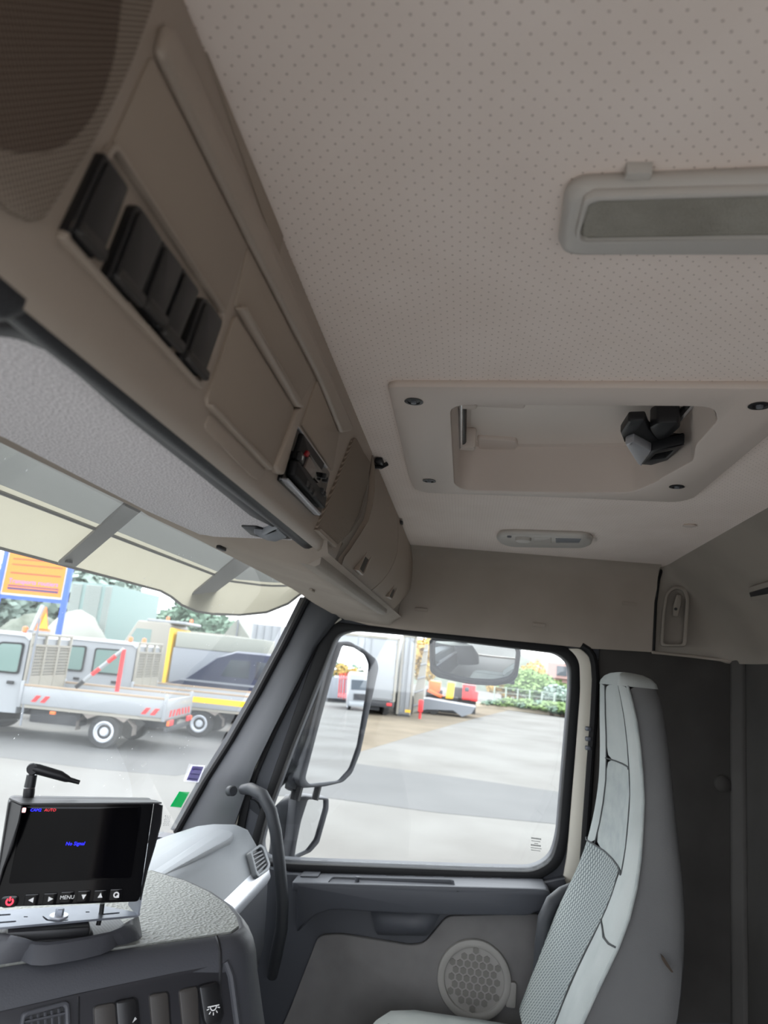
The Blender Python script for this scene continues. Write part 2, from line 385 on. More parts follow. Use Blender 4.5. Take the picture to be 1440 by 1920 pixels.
# plug in the ceiling and coving along the passenger side
mb = MB(); p = onZ(1293, 984, H); mb.lathe([(0, .0), (.012, .0), (.014, -.003), (.008, -.005), (0, -.005)], Matrix.Translation(p), 20)
obj('plug', mb, 'hatch', ceil)
win_px = [(632, 1190), (662, 1182), (760, 1190), (979, 1217), (1045, 1225), (1069, 1245), (1069, 1290), (1060, 1400), (1046, 1570), (1034, 1612), (1000, 1632), (900, 1630), (545, 1617), (492, 1612), (486, 1588), (502, 1525), (548, 1400)]
win_uv = rnd(FS.pxs(win_px), .04)
mb = MB(); mb.plate(FS, [[(-.92, ZF), (.82, ZF), (.82, H + .02), (-.40, H + .02), (-.405, .13)] + FS.pxs([(597, 1205), (556, 1284), (519, 1356), (482, 1432), (442, 1540)]) + [(-.66, -.56), (-.92, -.56)], win_uv], 0, -.06)
wr = struct('wall_right', mb, 'doordark', 'passenger side wall of the cab around the door window')
# side header above the door window
hpx = [(556, 1106), (600, 1140), (627, 1155), (690, 1172), (760, 1181), (1110, 1216), (1228, 1223)]
hb = FS.pxs(hpx, .02)
mb = MB(); rows = []
for (u, v) in hb + []:
    rows.append([FS.w(u, v, .0), FS.w(u, v, .02), FS.w(u, v + (H - v) * .5, .024), FS.w(u, v + (H - v) * .8, .03), FS.w(u, H - .012, .046), FS.w(u, H, .075), FS.w(u, H + .001, .0)])
u1 = hb[-1][0]
mb.loft(rows, closed=True, caps=True)
struct('trim_1', mb, 'liner', 'plain grey beige side lining between headliner and door window', smooth=50)
for (x, y, w_) in ((790, 1143, 24), (1180, 1132, 26), (1010, 1172, 22)):
    f = Frame(FS.w(*FS.px(x, y, .022), .0225), (-1, 0, 0), (0, -1, 0))
    mb = MB(); mb.plate(f, [rnd(rect(-w_ * .0008, w_ * .0008, -.005, .005), .003)], .0, .004, .001)
    obj('blanking_plug', mb, 'liner', bpy.data.objects['trim_1'])
# floor, rear wall, left wall with the open driver's doorway, bulkhead
mb = MB(); mb.bx(-.06, WX, -.80, .95, ZF - .05, ZF); struct('floor', mb, 'spk', 'grey cab floor mat')
mb = MB(); mb.bx(-.06, WX, YR - .04, YR, ZF, H); struct('wall_back', mb, 'backwall', 'dark grey rear wall of the cab')
FL = Frame((-.05, 0, 0), (1, 0, 0), (0, 1, 0))
mb = MB(); mb.plate(FL, [rect(-.82, 1.0, ZF, H + .02), rnd(rect(-.6, .68, ZF + .08, .16), .06)], -.05, 0)
struct('wall_left', mb, 'hatch', 'driver side wall with the open door')
mb = MB(); mb.bx(-.06, WX, .88, .93, ZF, -.53); struct('wall_front', mb, 'black', 'bulkhead below the windscreen')
# dark side wall behind the door and the corner post
mb = MB(); mb.plate(FS, [FS.pxs([(1123, 1216), (1228, 1223), (1380, 1241), (1398, 1915), (1120, 1915), (1098, 1640)])], .0, .012, .003)
struct('trim_2', mb, 'darkwall', 'dark grey side lining behind the passenger seat')
mb = MB(); mb.prism([(WX - .015, YR, .1), (WX - .05, YR, .1), (WX - .05, YR + .012, .1), (WX - .026, YR + .03, .1), (WX - .012, YR + .03, .1)], (0, 0, -1.3), .003)
struct('trim_3', mb, 'backwall', 'grey corner moulding behind the passenger seat')
# rear upper moulding wrapped round the corner
top = [(2.122, -.534), (2.105, -.548), (2.05, -.553), (1.92, -.548), (1.4, -.535), (0, -.515)]
mid = [(2.122, -.534), (2.120, -.62), (2.085, -.675), (1.95, -.69), (1.4, -.685), (0, -.68)]
bot = [(2.122, -.534), (2.122, -.70), (2.10, -.750), (2.0, -.768), (1.4, -.768), (0, -.768)]
mb = MB(); rows = []
for k in range(9):
    t = k / 8; a = (1 - t) ** 2; b = 2 * t * (1 - t); c = t * t
    rows.append([(a * P[0] + b * (2 * Q[0] - (P[0] + R_[0]) / 2) + c * R_[0], a * P[1] + b * (2 * Q[1] - (P[1] + R_[1]) / 2) + c * R_[1], H * (1 - t) + .103 * t) for P, Q, R_ in zip(top, mid, bot)])
mb.loft(rows)
mb.loft([rows[-1], [(min(WX, x + .02), y - .0, .09) for x, y, z in rows[-1]]])
rm = struct('trim_4', mb, 'rearliner', 'grey beige moulding over the rear wall with a coat hook recess', smooth=60)
mb = MB(); mb.tube([FS.w(*FS.px(x, y, .028), .026) for x, y in ((1243, 1062), (1236, 1085), (1230, 1130), (1226, 1220))], .004, 8); obj('seam', mb, 'rubber', rm)
mb = MB(); mb.tube([FS.w(*FS.px(x, y, .02), .022) for x, y in ((1222, 1223), (1300, 1231), (1372, 1240))], .004, 8); obj('edge_strip', mb, 'liner', rm)
f = Frame(FS.w(*FS.px(1270, 1150, .05), .05), (-1, .22, 0), (0, -1, 0))
o_uv = rnd(f.pxs([(1248, 1112), (1262, 1098), (1285, 1100), (1293, 1120), (1288, 1212), (1238, 1212), (1242, 1150)]), .012)
i_uv = rnd(f.pxs([(1252, 1116), (1264, 1104), (1280, 1106), (1286, 1124), (1280, 1208), (1244, 1208), (1247, 1150)]), .010)
mb = MB(); mb.plate(f, [o_uv, i_uv], -.045, .001, .002); obj('hook_recess', mb, 'rearliner', rm)
# slot lock on the rear moulding
fr_ = Frame((1.45, -.655, .235), (0, .82, -.57), (-1, 0, 0))
mb = MB(); q = fr_.pxs([(1407, 1110), (1442, 1100), (1444, 1112), (1410, 1118)]); mb.plate(fr_, [q], -.03, .004, .001); obj('slot', mb, 'black', rm)
mb = MB(); q = fr_.pxs([(1404, 1101), (1444, 1090), (1444, 1121), (1409, 1126)]); mb.plate(fr_, [rnd(q, .004)], -.03, .0015, .001); obj('slot_plate', mb, 'rearliner', rm)
# windscreen
def ws(t, x):
    k = (x - 1.07) / 1.09
    return V((x, .468 + (.80 - .468) * t + .05 * max(0, 1 - k * k), .19 + (-.535 - .19) * t))
mb = MB(); mb.loft([[ws(t / 6, -.02 + (2.05 + .13 * t / 6) * i / 16) for i in range(17)] for t in range(7)])
w1 = struct('window_1', mb, 'wind', 'dusty, hazy windscreen')
WSO, WSN = V((1.96, .468 + .003, .19)), V((0, .725, .332)).normalized()
WSN = V((0, -.725, -.332)).normalized()
lp = [(578, 1120), (532, 1212), (482, 1305), (432, 1392), (385, 1466), (332, 1560)]
L_ = [wpx(x, y, (1.98, .470, .18), V((0, -.70, -.33))) for x, y in lp]
rp = [(640, 1152), (592, 1212), (552, 1290), (515, 1362), (478, 1438), (440, 1545)]
R_ = [onX(x, y, 2.115) for x, y in rp]
mb = MB(); mb.tube([p + V((-.006, 0, 0)) for p in L_], .011, 8); obj('gasket', mb, 'rubber', w1)
rows = []
for a, b in zip(L_, R_):
    m1 = a * .65 + b * .35 + V((-.022, -.022, 0)); m2 = a * .25 + b * .75 + V((-.02, -.018, 0))
    rows.append([a + V((.02, .03, 0)), a, m1, m2, b, b + V((.03, .0, 0))])
mb = MB(); mb.loft(rows); ap = struct('trim_5', mb, 'pillar', 'grey windscreen pillar lining on the passenger side', smooth=70)
p = onX(433, 1483, 2.07); nn = V((-.75, -.62, .2)).normalized()
mb = MB(); mb.lathe([(0, .004), (.011, .004), (.014, .001), (.014, -.02), (0, -.02)], Matrix.Translation(p + nn * .012) @ nn.to_track_quat('Z', 'Y').to_matrix().to_4x4(), 18); obj('screw_cap', mb, 'pillar', ap)
mb = MB(); mb.prism([(-.05, .44, .2), (.10, .50, .2), (.10, .54, .2), (-.05, .52, .2)], (0, .34, -.75), .005); struct('trim_6', mb, 'pillar', 'driver side windscreen pillar')  # unseen pillar, added to close this corner against the light
# header panel over the windscreen
mb = MB(); rows = []
for x, ye, ze in ((0, .462, .172), (.6, .462, .172), (.86, .462, .173), (.93, .462, .173), (1.1, .462, .174), (1.5, .464, .172), (1.8, .464, .168), (1.95, .462, .162), (2.03, .447, .150), (2.10, .405, .130), (2.125, .372, .118)):
    if x < .9:
        rows.append([(x, .19, .20), (x, .215, .195), (x, .25, .19), (x, .36, .182), (x, ye - .012, ze + .004), (x, ye, ze), (x, ye + .004, ze + .008), (x, ye, ze + .06)]); continue
    rows.append([(x, .19, .135), (x, .215, .118), (x, .25 + (ye - .46) * .3, .122 + (ze - .172) * .3), (x, .36 + (ye - .462) * .7, .146 + (ze - .172) * .7), (x, ye - .012, ze - .006), (x, ye, ze), (x, ye + .004, ze + .008), (x, ye, ze + .06)])
mb.loft(rows); hd = struct('trim_7', mb, 'liner', 'smooth header lining above the windscreen', smooth=50)
for x, y in ((415, 1028), (585, 1107)):
    c = wpx(x, y, (0, .40, .153), V((0, .25, -.97)))
    mb = MB(); mb.box(c, (.03, .008, .006), None, .002); obj('clip', mb, 'black' if x < 500 else 'liner', hd)

# ------------------------------------------------------------------ door window and door
mb = MB(); mb.plate(FS, [win_uv], -.035, -.031)
w2 = struct('window_2', mb, 'glass', 'passenger door window')
out_px = [(606, 1182), (628, 1166), (690, 1174), (760, 1178), (985, 1203), (1060, 1209), (1086, 1236), (1088, 1290), (1078, 1420), (1064, 1580), (1052, 1622), (1008, 1652), (900, 1650), (545, 1634), (478, 1628), (468, 1592), (488, 1520), (532, 1395)]
mb = MB(); mb.plate(FS, [rnd(FS.pxs(out_px), .05), rnd(FS.pxs(win_px), .04)], -.03, .014, .006)
obj('window_seal', mb, 'rubber', w2)
# thin cream door frame edge and second seal in front of the window
mb = MB(); mb.tube([FS.w(*FS.px(x, y, .01), .012) for x, y in ((640, 1160), (600, 1186), (560, 1262), (520, 1345), (482, 1430), (452, 1500), (440, 1560))], .0035, 8); obj('frame_edge', mb, 'cream', w2)
mb = MB(); mb.plate(FS, [FS.pxs([(645, 1155), (612, 1180), (560, 1290), (520, 1370), (485, 1450), (470, 1500), (450, 1600), (420, 1600), (440, 1520), (500, 1370), (560, 1250), (598, 1165)])], .0, .008, .002); obj('front_seal', mb, 'rubber', w2)
# small print etched into the glass
f = Frame(FS.w(*FS.px(1005, 1586, -.03), -.0305), (-1, 0, 0), (0, -1, 0))
mb = MB()
for k, (a, b) in enumerate(((-.014, .014), (-.013, .012), (-.005, .006), (-.014, .014), (-.014, .016), (-.013, .013))):
    for j in range(7):
        u0 = a + (b - a) * j / 7; mb.plate(f, [rect(u0, u0 + (b - a) / 9, .017 - k * .006, .019 - k * .006 + (.002 if k in (0, 3) else 0))], 0, .0004)
obj('etched_print', mb, 'greyink', w2)
# B pillar: cream painted door frame and its black weather strip
mb = MB(); mb.plate(FS, [rnd(FS.pxs([(1058, 1216), (1088, 1216), (1106, 1234), (1112, 1275), (1104, 1400), (1090, 1610), (1078, 1700), (1046, 1700), (1062, 1600), (1076, 1420), (1086, 1290), (1080, 1240)]), .012)], .0, .012, .003)
bp = struct('trim_8', mb, 'cream', 'cream painted door frame beside the window')
mb = MB(); mb.tube([FS.w(*FS.px(x, y, .015), .014) for x, y in ((1090, 1210), (1103, 1218), (1111, 1230), (1115, 1246), (1117, 1275), (1114, 1340), (1108, 1420), (1094, 1620), (1082, 1700))], .011, 10); obj('weather_strip', mb, 'rubber', bp)
mb = MB()
for y in (1366, 1385, 1402):
    mb.box(FS.w(*FS.px(1102, y, .016), .022), (.012, .016, .012), None, .003)
obj('striker', mb, 'steel', bp)
# door
door = thing('door_1', 'passenger door with dark grey trim below its window', None, (WX - .1, .05, ZF + .05), kind='structure')
mb = MB(); mb.plate(FS, [FS.pxs([(440, 1600), (545, 1632), (1008, 1650), (1056, 1640), (1068, 1690), (1060, 2150), (420, 2150)])], .0, .035, .006); obj('door_panel', mb, 'doordark', door)
a_, b_ = onX(560, 1655, 2.03), onX(1026, 1667, 2.03)
FD = Frame(a_, (b_ - a_).cross(V((1, 0, 0))), b_ - a_)      # top face of the door ledge
LL = (b_ - a_).length
def fdy(x, y, X):  # pixel to ledge coordinates
    return FD.px(x, y)
sg = 1 if FD.n.z > 0 else -1
if sg < 0: FD = Frame(a_, V((1, 0, 0)).cross(b_ - a_), b_ - a_)
s_v = 1 if FD.v.x > 0 else -1
tray = FD.pxs([(620, 1645), (848, 1656), (852, 1669), (622, 1663)])
tu0, tu1 = tray[0][0], tray[2][0]
mb = MB(); mb.plate(FD, [rnd([(-.02, 0), (LL, 0), (LL, s_v * .115), (-.02, s_v * .115)], .012), rnd([(tu0, s_v * .012), (tu1, s_v * .012), (tu1 - .004, s_v * .066), (tu0 + .004, s_v * .066)], .01)], -.022, 0, .004)
arm = obj('armrest', mb, 'doortop', door)
mb = MB(); mb.plate(FD, [rect(tu0 - .02, tu1 + .02, *sorted((0.004 * s_v, .08 * s_v)))], -.05, -.046); 
for q in (tu0 - .006, tu1 + .006): mb.box(FD.w(q, s_v * .04, -.03), (.08, .006, .04), None)
obj('tray_liner', mb, 'black', arm)
c = FD.w(*FD.px(668, 1652), 0); mb = MB(); mb.tube([c + V((.02, 0, -.03)), c + V((.02, 0, .006))], .006, 10); obj('lock_knob', mb, 'doortop', arm)
for k in range(5):
    u0 = FD.px(722 + k * 55, 1646 + k * 2.2)[0]
    mb = MB(); mb.plate(FD, [rect(u0, u0 + .05, *sorted((s_v * .088, s_v * .094)))], -.01, .0012); obj('vent_slot', mb, 'black', arm)
u0 = FD.px(560, 1648)[0]; mb = MB(); mb.plate(FD, [rnd(rect(u0, u0 + .05, *sorted((s_v * .05, s_v * .10))), .006)], -.01, .004, .002); obj('corner_cap', mb, 'doordark', arm)
FD2 = Frame((2.03, 0, 0), (-1, 0, 0), (0, -1, 0))
mb = MB(); q = FD2.pxs([(556, 1655), (605, 1660), (855, 1671), (1024, 1667), (1034, 1676), (1028, 1700), (990, 1717), (829, 1716), (700, 1710), (620, 1705), (590, 1716), (556, 1750)])
mb.plate(FD2, [rnd(q, .01)], -.07, .002, .006); obj('ledge_front', mb, 'doordark', arm)
FI = Frame((2.098, 0, 0), (-1, 0, 0), (0, -1, 0))
mb = MB(); q = FI.pxs([(598, 1752), (640, 1750), (770, 1771), (795, 1768), (838, 1716), (1016, 1712), (1010, 1800), (985, 1990), (500, 1990), (545, 1890)])
mb.plate(FI, [rnd(q, [.02, .02, .02, .02, .02, .02, .01, 0, 0, .02])], -.01, .008, .004); obj('door_insert', mb, 'doorgrey', door)
FH = Frame((2.085, 0, 0), (-1, 0, 0), (0, -1, 0))
rows = []
for k, (z, dd) in enumerate(((1706, .016), (1722, .03), (1742, .026), (1752, .006))):
    xs = (696 + k * 4, 720 + k * 2, 770, 806 - k * 3, 828 - k * 9)
    rows.append([FH.w(*FH.px(x, z + (x - 700) * .012, 0), dd * (0.35 if i in (0, 4) else 1)) for i, x in enumerate(xs)])
mb = MB(); mb.loft(rows); obj('pull_handle', mb, 'doortop', door, smooth=60)
sc_ = FI.px(886, 1832); sr = abs(FI.px(956, 1832)[0] - sc_[0]); FSp = Frame(FI.w(sc_[0] + .004, sc_[1]), (-1, 0, 0), (0, -1, 0))
circ = lambda r, n=40: [(r * math.cos(2 * math.pi * k / n), r * math.sin(2 * math.pi * k / n)) for k in range(n)]
mb = MB(); mb.plate(FSp, [circ(sr), circ(sr * .80)], 0, .022, .005); spk = obj('speaker_ring', mb, 'spk', door)
mb = MB(); mb.plate(FSp, [circ(sr * .82)], 0, .014); obj('speaker_mesh', mb, 'spk', spk)
hexme = None; hr = sr * .108
for i in range(-6, 7):
    for j in range(-6, 7):
        u, v = hr * 1.9 * (i + .5 * (j % 2)), hr * 1.66 * j
        if math.hypot(u, v) > sr * .73: continue
        if hexme is None:
            mb = MB(); mb.plate(Frame((0, 0, 0), (-1, 0, 0), (0, -1, 0)), [[(hr * .84 * math.cos(math.pi / 3 * k + math.pi / 6), hr * .84 * math.sin(math.pi / 3 * k + math.pi / 6)) for k in range(6)]], -.001, .0016)
            hx = obj('speaker_cell', mb, 'spkhex', spk, smooth=0); hexme = hx.data
        else:
            hx = bpy.data.objects.new('speaker_cell', hexme); COL.objects.link(hx); hx.parent = spk
        hx.location = FSp.w(u, v, .015) - WLOC[spk.name] - V((0, 0, hr * .84))
mb = MB(); c = FI.px(957, 1860); mb.plate(FI, [rnd(rect(c[0] - .012, c[0] + .014, c[1] - .03, c[1] + .03), .008)], .0, .02, .003); obj('speaker_lug', mb, 'spk', spk)
# ================================================================== OVERHEAD CONSOLE
con = thing('overhead_console', 'long grey beige overhead console with switches above the windscreen', 'console', (.6, .25, .13))
endc = [FO.px(x, y) for x, y in ((697, 852), (691, 900), (673, 968), (651, 1012), (634, 1033))]
def xend(v, c=endc):
    c = sorted(c, key=lambda p: p[1])
    if v <= c[0][1]: return c[0][0]
    for a, b in zip(c, c[1:]):
        if v <= b[1]: return a[0] + (b[0] - a[0]) * (v - a[1]) / (b[1] - a[1])
    return c[-1][0]
vB = FO.px(600, 1032)[1]
face = [(0, 0), (-.03, 0), (-.07, 0), (-.11, 0), (-.15, 0), (vB + .022, 0), (vB + .012, -.0008), (vB + .005, -.003), (vB + .001, -.007), (vB + .004, -.012)]   # (v, depth)
prof = [FO.w(0, v, d) for v, d in face] + [V((0, .245, .178)), V((0, .30, .22)), V((0, .30, H))]
left = [V((-.04, p.y, p.z)) for p in prof]
right = [V((xend(v), p.y, p.z)) for (v, d), p in zip(face, prof)] + [V((.98, .245, .178)), V((1.02, .30, .22)), V((1.10, .30, H))]
mb = MB(); mb.loft([left, right], closed=True, caps=True); obj('console_shell', mb, 'beige', con, smooth=40)
P_ = lambda pts, d=0: FO.pxs(pts, d)
# speaker grille at the near end
gp = [(275, -160), (280, 0), (240, 112), (200, 200), (160, 275), (110, 350), (74, 408), (52, 416), (22, 404), (-60, 345), (-300, 150), (-300, -160)]
mb = MB(); mb.plate(FO, [rnd(P_(gp), .006)], -.002, .004, .0025); obj('speaker_grille', mb, 'grille', con)
gp2 = [(225, -160), (213, 0), (200, 110), (170, 200), (130, 255), (80, 285), (0, 288), (-260, 160), (-260, -160)]
mb = MB(); mb.plate(FO, [rnd(P_(gp2), .02)], .0035, .0046, .0005); tag(obj('speaker_cone', mb, 'grille_dark', con), 'dark brown cone showing through the grille')
# raised ridge and cover panels
mb = MB(); mb.plate(FO, [rnd(P_([(283, 100), (296, 44), (312, 52), (490, 425), (655, 798), (651, 808), (634, 811), (590, 706), (460, 456)]), .006)], -.002, .007, .004); obj('ridge', mb, 'beige', con, smooth=70)
for q, d in (([(279, 103), (459, 459), (418, 588), (404, 580), (206, 268), (214, 250)], .0022), ([(462, 462), (587, 706), (558, 764), (438, 572)], .0016), ([(592, 712), (633, 812), (621, 884), (563, 798)], .0022)):
    mb = MB(); mb.plate(FO, [rnd(P_(q), .004)], -.002, d, .0012); obj('cover_panel', mb, 'beige_flat', con)
mb = MB(); mb.plate(FO, [rnd(P_([(366, 0), (370, -20), (530, 440), (521, 484), (517, 478), (358, 20)]), .002)], -.002, .0014, .0007); obj('top_strip', mb, 'beige_flat', con)
# storage lid with a finger slot below
mb = MB(); mb.plate(FO, [rnd(P_([(437, 588), (548, 764), (512, 880), (500, 881), (385, 762), (383, 748)]), .006)], -.002, .0026, .0015)
lid_o = obj('storage_lid', mb, 'beige_flat', con)
mb = MB(); mb.plate(FO, [rnd(P_([(438, 578), (443, 570), (447, 573), (558, 756), (556, 764), (547, 762)]), .004)], -.002, .0085, .004); obj('lid_bead', mb, 'beige', con, smooth=70)
mb = MB(); mb.plate(FO, [rnd(P_([(549, 765), (558, 763), (556, 775), (522, 890), (510, 886), (507, 874)]), .004)], -.002, .0065, .003); obj('lid_bead', mb, 'beige', con, smooth=70)
mb = MB(); mb.plate(FO, [rnd(P_([(384, 757), (387, 755), (502, 874), (500, 880), (496, 879), (386, 764)]), .002)], -.002, .0065, .002); obj('lid_edge', mb, 'beige', con)
mb = MB(); mb.plate(FO, [rnd(P_([(392, 774), (496, 882), (484, 900), (470, 893), (386, 806), (384, 797)]), .004)], -.002, .0008, .0004); obj('finger_slot', mb, 'beige', con)
# switch bezel and five rocker switches
mb = MB(); mb.plate(FO, [rnd(P_([(201, 264), (418, 586), (371, 728), (366, 727), (104, 446), (105, 438)]), .005), rnd(P_([(201, 274), (410, 588), (366, 716), (113, 440)]), .004)], -.002, .005, .0022); obj('switch_bezel', mb, 'beige', con)
sw = [[(194, 284), (237, 347), (187, 476), (172, 487), (122, 436)], [(250, 386), (260, 384), (301, 447), (253, 565), (248, 567), (197, 521)], [(302, 447), (339, 497), (294, 611), (288, 612), (256, 566)],
      [(340, 498), (370, 541), (323, 652), (316, 654), (293, 613)], [(377, 558), (387, 560), (412, 598), (411, 608), (378, 702), (370, 706), (335, 674)]]
for q in sw:
    uv = FO.pxs(q, .004); cu_, cv_ = sum(a for a, b in uv) / len(uv), sum(b for a, b in uv) / len(uv)
    u0, u1, v0, v1 = min(a for a, b in uv), max(a for a, b in uv), min(b for a, b in uv), max(b for a, b in uv)
    mb = MB(); mb.plate(FO, [rnd(uv, .0022)], -.002, .0055, .002); s_ = obj('rocker_switch', mb, 'switchm', con)
    mb = MB(); mb.plate(FO, [rnd([(cu_ + (a - cu_) * .86, cv_ + (b - cv_) * .9) for a, b in uv], .003)], .004, .008, .003); obj('rocker_pad', mb, 'switchm', s_)
    mb = MB(); mb.plate(FO, [rnd(rect(u0 + .004, u1 - .006, v0 + .002, v0 + .009), .002)], .004, .0095, .002); obj('switch_lip', mb, 'blankm', s_)
# grille with the honeycomb print at the far end of the console
gq = [(661, 826), (668, 821), (682, 848), (694, 866), (689, 905), (674, 960), (653, 1002), (631, 1023), (622, 1020), (594, 993), (598, 982), (630, 905)]
mb = MB(); mb.plate(FO, [rnd(P_(gq, .003), .004)], -.002, .004, .0018); obj('end_grille', mb, 'grille', con)
mb = MB(); mb.plate(FO, [rnd(P_([(593, 994), (597, 990), (630, 1020), (625, 1026)], .003), .001)], -.002, .0065, .001); obj('grille_rim', mb, 'beige', con)
# two storage lockers towards the passenger side
def bul(v): t = min(1, max(0, -v / .2105)); return .017 * 4 * t * (1 - t)
seam1 = [FO.px(x, y, .008) for x, y in ((750, 965), (745, 990), (737, 1040), (719, 1085), (699, 1113))]
seam2 = [FO.px(x, y, .006) for x, y in ((779, 1030), (776, 1065), (763, 1105), (737, 1149))]
vs = [-.002, -.03, -.06, -.09, -.12, -.15, -.18, vB + .016, vB + .004, vB]
def locker(lf, rf, z_off=0):
    ringL, ringR = [], []
    for i, v in enumerate(vs):
        d = bul(v) - (.004 if i == len(vs) - 1 else 0) + z_off
        ringL.append(FO.w(lf(v), v, d)); ringR.append(FO.w(rf(v), v, d))
    for i, v in reversed(list(enumerate(vs))):
        ringL.append(FO.w(lf(v), v, bul(v) - .014)); ringR.append(FO.w(rf(v), v, bul(v) - .014))
    m_ = MB(); m_.loft([ringL, ringR], closed=True, caps=True); return m_
g_ = .003
mb = locker(lambda v: xend(v) - .02, lambda v: min(2.12, xend(v, seam2) - .006), -.009)
mb.prism([(.95, .200, .135), (.95, .30, .15), (.95, .30, H - .002), (.95, .190, H - .002)], (1.17, 0, 0)); obj('locker_box', mb, 'rearliner', con)
d1 = obj('locker_door', locker(lambda v: xend(v) + .008 + max(0, (-.15 - v)) * .6, lambda v: xend(v, seam1) - g_), 'beige_flat', con, smooth=50)
d2 = obj('locker_door', locker(lambda v: xend(v, seam1) + g_, lambda v: min(2.125, xend(v, seam2))), 'beige_flat', con, smooth=50)
for dr, q in ((d1, [(689, 1028), (699, 1036), (679, 1079), (669, 1069)]), (d2, [(740, 1092), (746, 1098), (733, 1124), (727, 1119)])):
    uv = FO.pxs(q, .010); inn = FO.pxs([((x - sum(a for a, b in q) / 4) * .76 + sum(a for a, b in q) / 4, (y - sum(b for a, b in q) / 4) * .82 + sum(b for a, b in q) / 4) for x, y in q], .010)
    mb = MB(); mb.plate(FO, [rnd(uv, .003), rnd(inn, .002)], .004, .0125, .0012); l_ = obj('latch', mb, 'beige', dr)
    mb = MB(); mb.plate(FO, [rnd(inn, .002)], .004, .0105, .001); obj('latch_pad', mb, 'switchm', dr)
# lip under the lockers
lipx = [wpx(x, y, (0, .2, .118), V((0, .06, -.26))) for x, y in ((598, 1057), (712, 1146))]
mb = MB(); mb.prism([(.93, .198, .131), (.93, .199, .119), (.93, .206, .115), (.93, .26, .126), (.93, .26, .14)], (.86, 0, 0), .002); obj('locker_lip', mb, 'rearliner', con)
# ------------------------------------------------------------------ tachograph
tq = [(557, 800), (618, 886), (600, 968), (594, 967), (526, 901)]
tac = thing('tachograph', 'black tachograph unit with a small grey display set into the console', 'tachograph', FO.w(FO.px(575, 895)[0], -.15))
mb = MB(); mb.plate(FO, [rnd(P_(tq, .004), .004)], -.004, .005, .002); obj('case', mb, 'gloss', tac)
mb = MB(); mb.plate(FO, [rnd(P_([(566, 812), (606, 868), (590, 905), (552, 858)], .007), .002)], .003, .009, .002); fa = obj('fascia', mb, 'tacho', tac)
mb = MB(); mb.plate(FO, [rnd(P_([(552, 862), (557, 866), (608, 928), (604, 954), (546, 893)], .009), .003)], .003, .013, .003); pd = obj('drawer_front', mb, 'tacho', tac)
mb = MB(); mb.plate(FO, [rnd(P_([(534, 899), (538, 897), (600, 962), (597, 967)], .009), .0015)], .003, .0115, .002); obj('chrome_edge', mb, 'silver', tac)
mb = MB(); mb.plate(FO, [rnd(P_([(580, 850), (606, 886), (597, 906), (571, 878)], .010), .001)], .006, .0105, .0005); obj('display_frame', mb, 'gloss', tac)
mb = MB(); mb.plate(FO, [rnd(P_([(580, 856), (594, 880), (587, 898), (571, 877)], .011), .001)], .009, .0115, .0004); obj('display', mb, 'lcd', tac)
mb = MB(); mb.plate(FO, [P_([(577, 845), (580, 850), (576, 857), (572, 853)], .011)], .009, .012, .0004); obj('warning_lamp', mb, 'red', tac)
for x, y in ((609, 893), (612, 900), (604, 920), (608, 926), (576, 907), (582, 916), (589, 926)):
    c = FO.px(x, y, .013); mb = MB(); mb.plate(FO, [rnd(rect(c[0] - .003, c[0] + .003, c[1] - .003, c[1] + .003), .001)], .008, .015, .001); obj('button', mb, 'blankm' if x < 595 else 'switchm', tac)
c = FO.px(565, 859, .012); mb = MB(); mb.plate(FO, [rnd(rect(c[0] - .009, c[0] + .009, c[1] - .005, c[1] + .005), .002)], .008, .013, .001); obj('key', mb, 'switchm', tac)
text(FO, 'V', c[0], c[1], .006, 'print_w', tac, 'key_mark', d=.0133)
mb = MB(); mb.plate(FO, [P_([(557, 800), (559, 800), (614, 876), (612, 878)], .006)], .003, .0068); obj('top_edge', mb, 'silver', tac)
# ceiling clip beside the console
cl = thing('wire_clip', 'small black cable clip at the headliner edge beside the console', 'clip', onZ(710, 862, H))
mb = MB(); p = onZ(708, 860, H); mb.box(p + V((0, -.004, -.006)), (.028, .014, .010), None, .003); mb.tube([p + V((-.012, .012, -.012)), p + V((-.004, .004, -.016)), p + V((.01, -.006, -.012)), p + V((.014, -.016, -.004))], .004, 8); obj('clip_body', mb, 'black', cl)
p2 = onZ(754, 974, H); mb = MB(); mb.box(p2 + V((0, .002, -.008)), (.02, .010, .008), None, .002); tag(obj('lid_stop', mb, 'black'), 'tiny black stop at the ceiling edge of the farthest locker', 'clip')
# ------------------------------------------------------------------ interior sun visors
ZV = .145
FV = Frame((0, .3, ZV), (0, 0, -1), (1, 0, 0))
vis = thing('sun_visor', 'grey fabric passenger sun visor folded up under the console', 'sun visor', (.8, .3, ZV))
vq = [(-40, 806), (0, 821), (130, 888), (267, 957), (372, 1003), (384, 1004), (440, 1016), (590, 1053), (572, 1030), (548, 1010), (470, 950), (360, 862), (250, 772), (150, 690), (98, 640), (60, 622), (-40, 612)]
mb = MB(); mb.plate(FV, [rnd(FV.pxs(vq), [0, .0, 0, 0, .012, .01, 0, .004, .01, .01, 0, 0, 0, 0, .02, .02, 0])], -.012, .0, .005); obj('visor_panel', mb, 'visor', vis)
mb = MB(); mb.tube([(x, .216, .148) for x in (.24, .5, .8, 1.02)], [.012] * 4, 14); obj('visor_roll', mb, 'vinyl', vis)
mb = MB(); mb.plate(FV, [rnd(FV.pxs([(60, 600), (150, 668), (330, 812), (500, 950), (530, 990), (470, 962), (360, 872), (240, 776), (100, 652), (40, 625), (-40, 615), (-40, 603)]), .004)], -.01, .004, .0018); obj('vinyl_border', mb, 'vinyl', vis)
